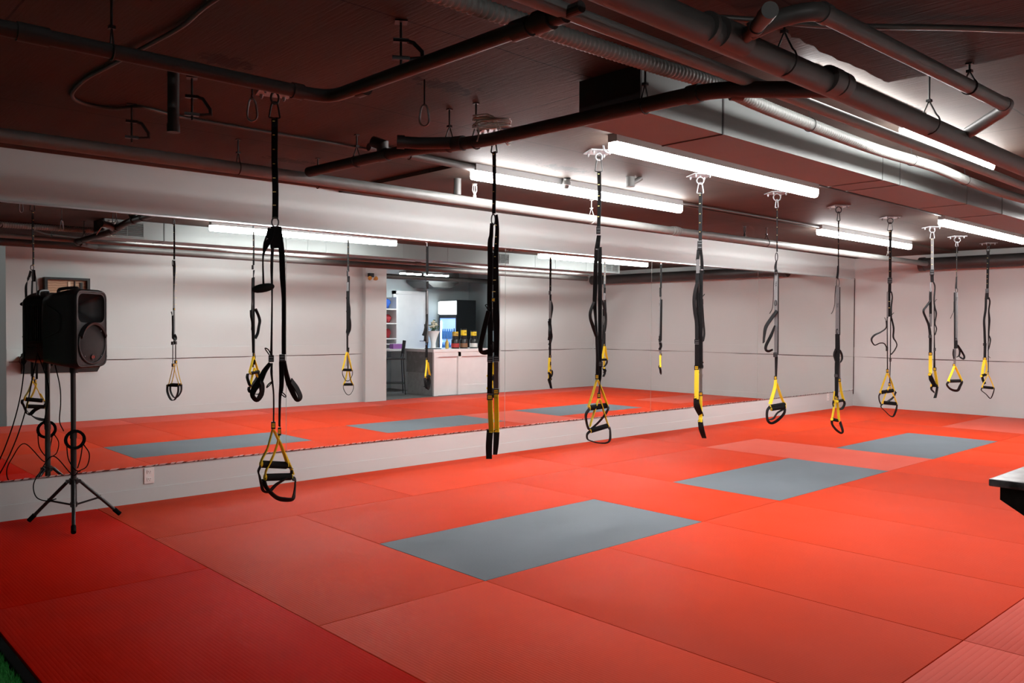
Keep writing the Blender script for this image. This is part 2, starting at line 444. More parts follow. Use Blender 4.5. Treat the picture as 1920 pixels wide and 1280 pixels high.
# baseboards, rails and the crooked gap under the rail
struct(MB().box2((-4.05, YW - .006, -.04), (XB, YW, .105)).build('baseboard_left', 'wall'))
struct(MB().box2((XB - .006, YO, -.04), (XB, YW - .006, .105)).build('baseboard_back', 'wall'))
struct(MB().box2((2.52, YO, -.04), (7.97, YO + .006, .13)).box2((11.22, YO, -.04), (XB - .006, YO + .006, .13)).build('baseboard_right', 'wall'))
struct(MB().box2((XB - .010, YO + .011, .845), (XB, YW - .012, 1.005), .002).build('trim_1', 'wall'))
struct(MB().box2((2.52, YO, .845), (7.97, YO + .010, 1.005), .002).box2((11.22, YO, .845), (XB, YO + .010, 1.005), .002).build('trim_2', 'wall'))
def wavy(a, b, z, n, fixed, axis, name):
    mb = MB(); pts = []
    for i in range(n + 1):
        t = a + (b - a) * i / n; zz = z + random.uniform(-.006, .006)
        pts.append((t, fixed, zz) if axis == 'X' else (fixed, t, zz))
    return struct(mb.tube(pts, .0045, 6).build(name, 'crack'))
wavy(2.55, 7.95, .842, 22, YO + .003, 'X', 'trim_3')
wavy(11.25, XB - .02, .842, 10, YO + .003, 'X', 'trim_4')
wavy(YO + .02, YW - .02, .842, 22, XB - .003, 'Y', 'trim_5')
struct(MB().box2((XB - .012, YW - .012, .2), (XB, YW, 2.19)).build('trim_6', 'crack'))

# reception room behind the opening
struct(MB().box2((5.0, -1.91, -.04), (12.5, YO - .15, -.012)).build('reception_floor', 'woodfloor'))
struct(MB().box2((5.0, -2.05, -.04), (12.55, -1.91, ZC)).build('reception_wall_back', 'rwall'))
struct(MB().box2((12.40, -1.91, -.04), (12.55, YO - .15, ZC)).build('reception_wall_side', 'rwall'))
struct(MB().box2((4.85, -2.05, -.04), (5.0, YO - .15, ZC)).build('reception_wall_far', 'rwall'))
d = thing('door_1', 'white door in the reception back wall, seen in the mirror', 'door', (10.72, -1.91, 0))
d['kind'] = 'structure'
MB().box2((-.40, 0, 0), (.40, .035, 2.02)).build('panel', 'counter', d)
MB().box2((-.47, 0, 0), (-.40, .06, 2.09)).box2((.40, 0, 0), (.47, .06, 2.09)).box2((-.47, 0, 2.02), (.47, .06, 2.09)).build('frame', 'counter', d)
hb = MB()
for z in (.25, 1.05, 1.78): hb.box((-.405, .045, z), (.03, .02, .10))
hb.build('hinge', 'blacksteel', d)
MB().cyl((.33, .035, 1.0), (.33, .085, 1.0), .012).cyl((.33, .08, 1.0), (.22, .08, 1.0), .009).build('handle', 'galv', d)

# ------------------------------------------------------------------ mirrors
seams = [0.87, 3.385, 5.906, 8.400, 10.920, XB - .014]
ml = ['left end mirror panel behind the black loudspeaker', 'mirror panel behind the two nearest hanging trainers, between first and second joints',
      'mirror panel in the middle, reflecting the reception opening edge', 'mirror panel fourth from the loudspeaker end of the wall',
      'last mirror panel, running to the far corner']
for i in range(5):
    t = thing('wall_mirror', ml[i], 'mirror', (seams[i], YW, .275), 0, 'mirror panels along the left wall')
    w = seams[i + 1] - seams[i]
    MB().box2((.003, -.0065, 0), (w - .0006, -.0005, 1.895)).build('glass', 'mirror', t)
    MB().box2((.0, -.0072, -.003), (.0030, -.0008, 1.897)).build('edge', 'glassedge', t)
    MB().box2((w - .0006, -.0072, -.003), (w, -.0008, 1.897)).build('edge', 'glassedge', t)
    MB().box2((.002, -.0075, -.009), (w - .002, -.0005, -.0005)).build('bottom_edge', 'crack', t)
    mb = MB(); x = .004
    while x < w - .06:                      # ragged ground lower edge
        q = random.uniform(.015, .075); h0 = random.uniform(-.007, -.003); h1 = random.uniform(.0, .005)
        mb.prism([(x, h0), (x + q * .7, h0 + random.uniform(-.001, .002)), (x + q, h1), (x + q * .25, h1 + random.uniform(-.002, .001))], 'Y', -.0095, -.0070)
        x += q * random.uniform(.9, 1.5)
    mb.build('chipped_edge', 'alu', t)
    mb = MB(); mb.box2((.002, -.011, 1.895), (w - .002, -.0005, 1.906))
    mb.build('top_channel', 'alu', t)

# ------------------------------------------------------------------ floor mats
def mat(x0, x1, y0, y1, color, label, group, cat='floor mat'):
    name = 'exercise_mat'
    g = .0022
    mb = MB().box2((x0 + g, y0 + g, -.040), (x1 - g, y1 - g, 0.0), .004)
    cx, cy = (x0 + x1) / 2, (y0 + y1) / 2
    bmesh.ops.translate(mb.bm, vec=(-cx, -cy, 0), verts=mb.bm.verts)
    o = mb.build(name, color, None, (cx, cy, 0), 40)
    return tag(o, label, cat, group)
ORD = ['first', 'second', 'third', 'fourth', 'fifth', 'sixth', 'seventh', 'eighth', 'ninth', 'tenth', 'eleventh', 'twelfth']
RG = 'red mats covering the gym floor'
mat(.81, 1.88, 4.50, 6.485, 'rednew', 'dark red mat under the loudspeaker tripod, in the left corner', RG)
mat(.81, 1.88, 2.50, 4.50, 'rednew', 'red mat beside the green turf, in front of the loudspeaker mat', RG)
mat(.81, 1.88, .50, 2.50, 'rednew', 'red mat at the near end of the strip beside the turf', RG)
xs = [1.88, 3.88, 5.90, 7.93, 9.95, 11.97, XB - .008]
for i in range(6):
    mat(xs[i], xs[i+1], 5.335, 6.485, 'red', 'long red mat against the mirror wall, %s counted from the loudspeaker' % ORD[i], RG)
mat(1.88, 2.87, 3.30, 5.335, 'red', 'red crosswise mat left of the nearest grey mat', RG)
gx = [(2.87, 4.865), (5.91, 7.905), (8.975, 10.97)]
cx = [(4.865, 5.91), (7.905, 8.975), (10.97, 12.0)]
n1 = ['nearest', 'middle', 'farthest']
n2 = ['red crosswise mat between the nearest and the middle grey mat', 'paler red crosswise mat between the middle and the farthest grey mat', 'red crosswise mat right of the farthest grey mat']
for i in range(3):
    mat(gx[i][0], gx[i][1], 3.30, 4.30 + .02 * i, 'grey', '%s grey grooved mat set into the red floor' % n1[i], 'grey mats in the middle of the floor')
    mat(gx[i][0], gx[i][1], 4.30 + .02 * i, 5.335, 'red', 'long red mat between the %s grey mat and the mirror wall row' % n1[i], RG)
    mat(cx[i][0], cx[i][1], 3.30, 5.335, 'redsheen' if i == 1 else 'red', n2[i], RG)
mat(12.0, XB - .008, 4.32, 5.335, 'red', 'red mat by the far end wall, one row in from the mirrors', RG)
mat(12.0, XB - .008, 3.30, 4.32, 'redsheen', 'red mat by the far end wall, two rows in from the mirrors', RG)
xe = [1.88, 2.875, 3.865, 4.88, 5.87, 6.89, 7.92, 8.94, 9.96, 10.98, 12.0, 13.02, XB - .008]
for i in range(12):
    mat(xe[i], xe[i+1], 1.285, 3.30, 'red', 'red crosswise mat in the near row before the grey mats, %s from the left' % ORD[i], RG)
for i in range(12):
    mat(xe[i], xe[i+1], .515, 1.285, 'redx', 'red mat with lengthwise ribs along the wall facing the mirrors, %s from the left' % ORD[i], RG)
tag(MB().box2((.768, -2.0, -.040), (.807, YW - .01, -.005), .005).build('edge_strip', 'rubber'), 'black rubber edging strip between the red mats and green turf', 'edging')
# artificial turf: blades nobody could count
mb = MB(); bm = mb.bm
mb.box2((-1.4, 1.2, -.040), (.762, 6.0, -.026))
for i in range(26000):
    near = i < 20000
    x = random.uniform(.40, .764) if near else random.uniform(-1.3, .3); yy = random.uniform(2.9, 4.6) if near else random.uniform(1.4, 5.9)
    a = random.uniform(0, 2*PI); h = random.uniform(.016, .030); w = .0016
    lx, ly = random.uniform(-.012, .012), random.uniform(-.012, .012)
    v1 = bm.verts.new((x - w*math.cos(a), yy - w*math.sin(a), -.026)); v2 = bm.verts.new((x + w*math.cos(a), yy + w*math.sin(a), -.026)); v3 = bm.verts.new((x + lx, yy + ly, -.026 + h))
    bm.faces.new((v1, v2, v3))
me = bpy.data.meshes.new('turf_grass'); bm.to_mesh(me); bm.free(); me.materials.append(M['turf'])
o = bpy.data.objects.new('turf_grass', me); COL.objects.link(o)
tag(o, 'bright green artificial turf beside the mats, in the near left corner', 'turf', None, 'stuff')

# ------------------------------------------------------------------ lights
def light(x0, x1, y, label, slim=False):
    t = thing('strip_light', label, 'ceiling light', (x0, y, ZC), 0, 'strip lights under the ceiling')
    w = x1 - x0; up_ = .044 if slim else 0.0
    MB().prism([(-.037, .003), (.037, .003), (.037, -.050 + up_), (-.037, -.050 + up_)], 'X', 0, w).build('housing', 'housing', t)
    prof = [(-.0355, -.049), (.0355, -.049), (.0355, -.060), (.0355, -.080), (.034, -.096), (.026, -.110), (.010, -.117), (-.010, -.117), (-.026, -.110), (-.034, -.096), (-.0355, -.080), (-.0355, -.060)]
    if slim: prof = [(y_, -.006 + (z_ + .049) * .9) for y_, z_ in prof]
    MB().prism(prof, 'X', .003, w - .003).build('diffuser', 'lensdim' if slim else 'lens', t, None, 50)
    zc = sum(z_ for y_, z_ in prof) / len(prof)
    for a in (.016, w - .024):
        MB().prism([(y_ * 1.03, zc + (z_ - zc) * 1.03) for y_, z_ in prof], 'X', a, a + .008).build('end_clip', 'endcap', t)
light(4.02, 6.64, 3.42, 'long lit strip light beside the duct, nearer of the two beside it')
light(4.02, 6.62, 4.78, 'lit strip light over the mirror side of the floor, nearer one')
light(9.36, 11.98, 4.76, 'lit strip light over the mirror side, far one near the corner')
light(9.44, 12.22, 3.42, 'lit strip light beside the duct, far one near the end wall')
light(4.95, 6.38, 2.0, 'lit strip light showing between the thick and the slimmer grey pipe')
light(3.62, 4.90, 1.90, 'lit slim strip light tucked behind the thick grey pipe', True)
light(9.40, 12.0, 2.0, 'lit strip light above the grey pipes, far one')
light(-1.2, 1.2, -1.7, 'unseen strip light added off to the side, behind the wall end')  # lamp out of view, added to brighten wall end and near straps

# ------------------------------------------------------------------ pipes
def coupling(mb, a, b, r):
    return mb.cyl(a, b, r, 20)
def pipe(name, pts, r, mat, label, joints=(), seg=18, bend=0.0, cat='pipe'):
    P = [Vector(p) for p in pts]
    if bend > 0 and len(P) > 2:
        Q = [P[0]]
        for i in range(1, len(P) - 1):
            a = (P[i-1] - P[i]); b = (P[i+1] - P[i]); d = min(bend, a.length * .45, b.length * .45)
            p0 = P[i] + a.normalized() * d; p2 = P[i] + b.normalized() * d
            for k in range(6):
                tt = k / 5; Q.append(p0 * (1-tt)**2 + P[i] * 2 * tt * (1-tt) + p2 * tt**2)
        Q.append(P[-1]); P = Q
    t = MB().tube(P, r, seg).build(name, mat, None, None, 40)
    tag(t, label, cat)
    for (a, b, rr) in joints:
        MB().cyl(a, b, rr, 20).build('coupling', mat, t, None, 40)
    return t
# thin drain pipe, near left
p1 = pipe('drain_pipe', [(-4.0, 3.28, 2.36), (1.92, 3.28, 2.36), (1.95, 1.86, 2.36)], .028, 'pipedark', 'dark drain pipe bending at right angles under the near left ceiling',
     [((.70, 3.28, 2.36), (.80, 3.28, 2.36), .033), ((1.74, 3.28, 2.36), (1.79, 3.28, 2.36), .034), ((1.945, 3.08, 2.36), (1.946, 3.02, 2.36), .034),
      ((1.948, 2.10, 2.36), (1.949, 2.02, 2.36), .035), ((1.949, 1.99, 2.36), (1.95, 1.92, 2.36), .038), ((1.95, 1.90, 2.36), (1.95, 1.86, 2.36), .032)], bend=.11)
MB().cyl((1.95, 1.87, 2.36), (1.95, 1.79, 2.36), .019).build('plug', 'pipedark', p1)
# crossing drain pipe with clean-out, joining the thick pipe
p5 = pipe('waste_pipe', [(2.86, 5.15, 2.40), (2.885, 4.05, 2.385), (2.93, 3.40, 2.345), (2.965, 1.97, 2.335), (3.30, 1.60, 2.325)], .034, 'pipedark',
     'dark waste pipe crossing from the mirror wall pipe to the thick pipe', [((2.875, 4.30, 2.388), (2.879, 4.22, 2.387), .039), ((2.90, 3.72, 2.366), (2.915, 3.55, 2.355), .041),
     ((2.964, 2.10, 2.336), (2.964, 2.04, 2.336), .040), ((3.02, 1.93, 2.333), (3.06, 1.895, 2.331), .040)], bend=.10)
MB().tube([(2.885, 3.62, 2.362), (2.80, 3.78, 2.372), (2.72, 3.84, 2.375)], .033, 16).cyl((2.725, 3.836, 2.375), (2.69, 3.86, 2.376), .038, 18).build('cleanout', 'pipedark', p5, None, 40)
MB().tube([(2.878, 4.28, 2.40), (2.87, 4.27, 2.45), (2.84, 4.33, 2.475)], .034, 14).build('cleanout', 'pipedark', p5, None, 40)
# thick soil pipe
p2 = pipe('soil_pipe', [(-4.0, 1.565, 2.325), (12.6, 1.60, 2.31)], .048, 'pipe', 'thickest grey pipe running the length of the ceiling, upper right',
     [((2.30, 1.565, 2.325), (2.32, 1.565, 2.325), .0505), ((2.37, 1.565, 2.325), (2.52, 1.565, 2.325), .0510), ((3.12, 1.565, 2.325), (3.20, 1.565, 2.325), .0535), ((3.215, 1.565, 2.325), (3.27, 1.565, 2.325), .0515)], 28)
MB().tube([(2.50, 1.565, 2.325), (2.42, 1.455, 2.322), (2.30, 1.335, 2.316)], .0235, 18).cyl((2.345, 1.38, 2.318), (2.30, 1.335, 2.316), .0265, 20).cyl((2.425, 1.462, 2.322), (2.405, 1.442, 2.321), .0265, 20).build('cleanout', 'pipe', p2, None, 40)
# branch pipe from the thick one
p3 = pipe('branch_pipe', [(2.44, 1.49, 2.323), (2.475, 1.40, 2.355), (2.53, 1.305, 2.368), (4.40, 1.30, 2.398), (4.60, 1.545, 2.348)], .030, 'pipe', 'grey branch pipe rising off the thick pipe and returning, top right',
     [((2.56, 1.305, 2.369), (2.60, 1.305, 2.3695), .034), ((4.32, 1.30, 2.397), (4.36, 1.30, 2.398), .0335)], bend=.06)
# second long pipe
p7 = pipe('long_pipe', [(-4.0, 1.84, 2.368), (12.3, 1.90, 2.362)], .026, 'pipelit', 'slimmer grey pipe running between the thick pipe and the duct', [((8.1, 1.885, 2.364), (8.2, 1.886, 2.364), .032)], 20)
# pipes along the mirror wall
p6 = pipe('sprinkler_pipe', [(-4.0, 5.21, 2.37), (2.0, 5.21, 2.372), (7.0, 5.21, 2.345), (13.84, 5.21, 2.365)], .040, 'pipelit', 'long grey sprinkler pipe running above the mirrors to the far wall',
     [((7.08, 5.21, 2.345), (7.10, 5.21, 2.345), .047), ((7.12, 5.21, 2.345), (7.17, 5.21, 2.345), .050), ((7.19, 5.21, 2.345), (7.21, 5.21, 2.345), .046), ((-0.2, 5.21, 2.37), (-.1, 5.21, 2.37), .048)], 20)
p8 = pipe('thin_pipe', [(-4.0, 5.40, 2.355), (4.2, 5.40, 2.372), (4.33, 5.32, 2.36), (4.36, 5.24, 2.355)], .024, 'pipe', 'thin grey pipe tucked behind the sprinkler pipe, left end', bend=.04)
pipe('conduit_pipe', [(3.05, 4.70, 2.53), (4.02, 4.78, 2.53)], .026, 'pipe', 'grey pipe close under the ceiling leading to the mirror side strip light')
tag(MB().cyl((4.95, 4.69, 2.56), (4.97, 4.73, 2.49), .030, 16).cyl((4.955, 4.70, 2.53), (4.95, 4.70, 2.50), .034, 16).build('pipe_stub', 'pipe', None, None, 40), 'grey pipe stub beside the mirror side strip light, in a blackened patch', 'pipe stub')
pipe('wiring_conduit', [(6.62, 4.78, 2.54), (9.36, 4.76, 2.54)], .012, 'pipe', 'thin conduit joining the two mirror side strip lights', seg=10)
pipe('wiring_conduit', [(6.64, 3.42, 2.553), (9.45, 3.42, 2.553)], .009, 'conduit', 'thin dark conduit joining the two strip lights beside the duct', seg=8)
pipe('wall_pipe', [(13.86, 5.33, 2.365), (13.86, .62, 2.365)], .098, 'pipedark', 'thick dark pipe along the top of the far end wall', [((13.86, 5.34, 2.365), (13.86, 5.26, 2.365), .110)], 28)
tag(MB().cyl((5.28, 4.30, 2.563), (5.28, 4.30, 2.48), .036, 18).cyl((5.28, 4.30, 2.50), (5.36, 4.25, 2.555), .022, 12).build('pipe_stub', 'pipe', None, None, 40), 'short grey pipe stub poking from the blackened ceiling patch by the third trainer', 'pipe stub')
tag(MB().cyl((4.22, 5.21, 2.40), (4.22, 5.21, 2.531), .030, 18).build('pipe_stub', 'pipe', None, None, 40), 'short upright pipe stub between sprinkler pipe and ceiling', 'pipe stub')
tag(MB().cyl((1.508, 4.004, 2.563), (1.508, 4.004, 2.265), .027, 18).cyl((1.508, 4.004, 2.30), (1.508, 4.004, 2.262), .030, 18).build('pipe_stub', 'pipedark', None, None, 40), 'open dark pipe stub hanging straight down left of the first trainer', 'pipe stub')
# corrugated hose: swelling rings along a slack line
path = catmull([Vector(p) for p in ((-4.0, 2.16, 2.45), (.9, 2.20, 2.45), (1.8, 2.21, 2.455), (2.76, 2.20, 2.462), (3.25, 2.19, 2.47), (3.70, 2.22, 2.462), (4.15, 2.23, 2.455), (5.1, 2.24, 2.445), (5.95, 2.22, 2.45), (6.75, 2.24, 2.44), (7.6, 2.25, 2.445), (9.0, 2.22, 2.45), (12.5, 2.22, 2.45))], 40)
pp = [path[0]]; acc = 0; rs = [.030]
tot = 0
step = .0062; k = 0
for i in range(1, len(path)):
    d0 = (path[i] - path[i-1]); Ln = d0.length; t = step - acc
    while t <= Ln:
        q = path[i-1] + d0 * (t / Ln)
        if .9 < q.x < 9.0: pp.append(q); k += 1; rs.append((.0315, .0345, .0315, .0285)[k % 4])
        t += step
    acc = Ln - (t - step)
pp.append(path[-1]); rs.append(.030)
hz = MB().tube(pp, rs, 12).build('flexible_hose', 'hose', None, None, 60)
tag(hz, 'grey corrugated flexible hose sagging along the face of the duct', 'hose')
for x in (4.27, 5.62, 6.62):
    q = min(pp, key=lambda p: abs(p.x - x))
    MB().torus(q, .0365, .0022, (1, 0, 0)).tube([q + Vector((0, .0, .036)), q + Vector((0, .01, .10))], .002, 6).build('tie', 'blacksteel', hz)
# loop of armoured cable under the ceiling
tag(MB().tube([(1.33, 2.2, 2.548), (1.287, 3.0, 2.548), (1.30, 3.37, 2.545), (1.269, 3.80, 2.54), (1.256, 4.155, 2.548), (1.24, 4.43, 2.548), (1.27, 4.765, 2.548), (1.364, 4.92, 2.55), (1.513, 4.916, 2.548), (1.627, 4.78, 2.548), (1.867, 4.838, 2.548), (2.329, 4.848, 2.548), (2.93, 4.84, 2.548), (3.3, 4.86, 2.55)], .0095, 10, False, 8).build('armoured_cable', 'conduit', None, None, 60),
    'thin ribbed cable curling across the dark near left ceiling', 'cable')
tag(MB().tube([(2.56, 1.74, 2.47), (2.74, 1.56, 2.450), (2.95, 1.43, 2.452), (3.25, 1.20, 2.462), (3.55, .97, 2.464), (3.85, .75, 2.464)], .011, 10, False, 8).build('armoured_cable', 'conduit', None, None, 60),
    'black cable slung under the ceiling in the top right corner', 'cable')

# hangers
ZB = ZC - .030
def hanger(x, y, z, r, label, top=ZC, mat='blacksteel', axis='X'):
    t = thing('pipe_hanger', label, 'pipe hanger', (x, y, top), 0, 'rod hangers holding the pipes')
    n = (1, 0, 0) if axis == 'X' else (0, 1, 0)
    dz = z - top
    yoke = dz + r + min(.06, max(.02, (top - z - r) * .5))
    MB().cyl((0, 0, 0), (0, 0, yoke), .0048, 8).box((0, 0, -.003), (.026, .026, .006)).build('rod', mat, t)
    mb = MB(); q = Vector((0, 1, 0)) if axis == 'X' else Vector((1, 0, 0)); pts = [Vector((0, 0, yoke))]
    arc = [Vector((0, 0, dz)) + q * (math.cos(a) * (r + .003)) + Vector((0, 0, math.sin(a) * (r + .003))) for a in [math.radians(50 - k * 20) for k in range(15)]]
    mb.tube([pts[0]] + arc + [pts[0]], .0035, 6)
    mb.box((0, 0, yoke), (.022, .022, .012))
    mb.build('clevis', mat, t)
    return t
hanger(1.01, 3.28, 2.36, .028, 'rod hanger on the left end of the near dark drain pipe')
hanger(4.15, 1.567, 2.323, .048, 'rod hanger on the thick pipe under the right strip light')
hanger(2.80, 1.567, 2.323, .048, 'rod hanger on the thick pipe next to the branch pipe', ZC - .070)
hanger(6.10, 1.567, 2.323, .048, 'rod hanger farther along the thick pipe')
hanger(3.88, 1.301, 2.390, .030, 'rod hanger on the branch pipe, top right', ZC - .070)
hanger(2.93, 3.46, 2.347, .034, 'rod hanger on the waste pipe by the cable coil', axis='Y')
hanger(2.905, 3.66, 2.363, .040, 'rod hanger on the waste pipe clean-out', axis='Y')
hanger(2.87, 4.56, 2.392, .034, 'rod hanger on the waste pipe towards the mirrors', axis='Y')
hanger(2.96, 2.33, 2.337, .034, 'rod hanger on the waste pipe in front of the duct', axis='Y')
hanger(2.38, 5.21, 2.372, .040, 'rod hanger on the sprinkler pipe, left of the first trainer')
hanger(3.07, 5.40, 2.368, .024, 'rod hanger on the thin pipe behind the sprinkler pipe')
hanger(5.83, 5.21, 2.352, .040, 'pale rod hanger on the sprinkler pipe by the third trainer', ZB, 'sprinkler')
hanger(8.95, 5.21, 2.352, .040, 'dark rod hanger on the sprinkler pipe by the fifth trainer', ZB)
hanger(12.35, 5.21, 2.361, .040, 'pale rod hanger on the sprinkler pipe near the far corner', ZB, 'sprinkler')
hanger(3.40, 4.729, 2.53, .026, 'short clip hanger on the ceiling pipe left of the strip light')
# empty beam clamps
def clamp(x, y, rz, label, drop=.21):
    t = thing('beam_clamp', label, 'clamp', (x, y, ZC), rz, 'empty clamps hanging from the ceiling')
    MB().cyl((0, 0, 0), (0, 0, -drop), .0052, 8).box((0, 0, -.003), (.05, .05, .006)).build('rod', 'blacksteel', t)
    a, b = -drop * .45, -drop * .86
    MB().box((.0, 0, a), (.062, .024, .014)).box((0, 0, b), (.070, .024, .014)).tube([(.025, 0, a), (.050, 0, a - .006), (.084, 0, b + .032), (.086, 0, b + .006), (.03, 0, b - .002)], .0085, 8).build('jaw', 'blacksteel', t)
clamp(1.623, 4.07, -.4, 'empty dark clamp hanging beside the open pipe stub')
clamp(1.58, 4.80, -.3, 'empty dark clamp hanging near the left end of the sprinkler pipe')
clamp(1.931, 2.744, -.55, 'empty dark clamp inside the bend of the near drain pipe', .17)
# sprinkler heads standing on the sprinkler pipe
def sprink(x, mat, label):
    t = tag(MB().lathe([(0, 0), (.014, 0), (.014, .025), (.010, .03), (.010, .045), (0, .045)], (x, 5.21, 2.39), 14)
        .tube([(x - .008, 5.21, 2.43), (x - .022, 5.21, 2.455), (x - .018, 5.21, 2.495), (x, 5.21, 2.505), (x + .018, 5.21, 2.495), (x + .022, 5.21, 2.455), (x + .008, 5.21, 2.43)], .0045, 8)
        .lathe([(0, 0), (.022, 0), (.022, .004), (0, .004)], (x, 5.21, 2.505), 16).build('fire_sprinkler', mat, None, None, 40), label, 'sprinkler', 'sprinkler heads on the pipe above the mirrors')
    MB().cyl((x, 5.21, 2.43), (x, 5.21, 2.50), .0035, 8).build('bulb', mat, t)
sprink(4.40, 'sprinkler', 'white sprinkler head on the pipe, left of the second trainer')
sprink(8.47, 'blacksteel', 'dark sprinkler head on the pipe, left of the fifth trainer')

# ------------------------------------------------------------------ duct
D = thing('air_duct', 'boxy grey sheet metal air duct hung under the ceiling, upper right', 'air duct', (3.05, 2.42, 2.345))
W = 9.15
MB().box2((0, 0, 0), (W, .38, .213)).build('body', 'duct', D)
for i, x in enumerate((.66, 2.58, 2.86, 4.15, 5.0, 6.9, 7.4, 8.2, 8.7)):
    MB().box2((x, -.004, -.004), (x + .012, .384, .214)).build('seam', 'ductdark' if i in (0,) else 'duct', D)
MB().box2((-.012, .0, .0), (0, .38, .213)).build('end_plate', 'ductdark', D)
def grille(x0, x1, z0, z1, nsl, name='grille'):
    g = MB().box2((x0, .38, z0), (x1, .386, z1)).build(name, 'ductdark', D)
    f = MB()
    f.box2((x0 - .015, .38, z0 - .015), (x1 + .015, .394, z0)).box2((x0 - .015, .38, z1), (x1 + .015, .394, z1 + .015)).box2((x0 - .015, .38, z0), (x0, .394, z1)).box2((x1, .38, z0), (x1 + .015, .394, z1))
    f.box2(((x0+x1)/2 - .004, .386, z0), ((x0+x1)/2 + .004, .393, z1))
    f.build('grille_frame', 'duct', g)
    s = MB()
    for k in range(nsl):
        z = z0 + (k + .5) * (z1 - z0) / nsl
        s.box(((x0+x1)/2, .389, z), (x1 - x0, .012, .004), Matrix.Rotation(.5, 3, 'X'))
    s.build('slats', 'duct', g)
grille(.06, .42, .03, .185, 7)
grille(5.90, 6.28, .03, .185, 8)
grille(8.74, 9.08, .03, .185, 8)
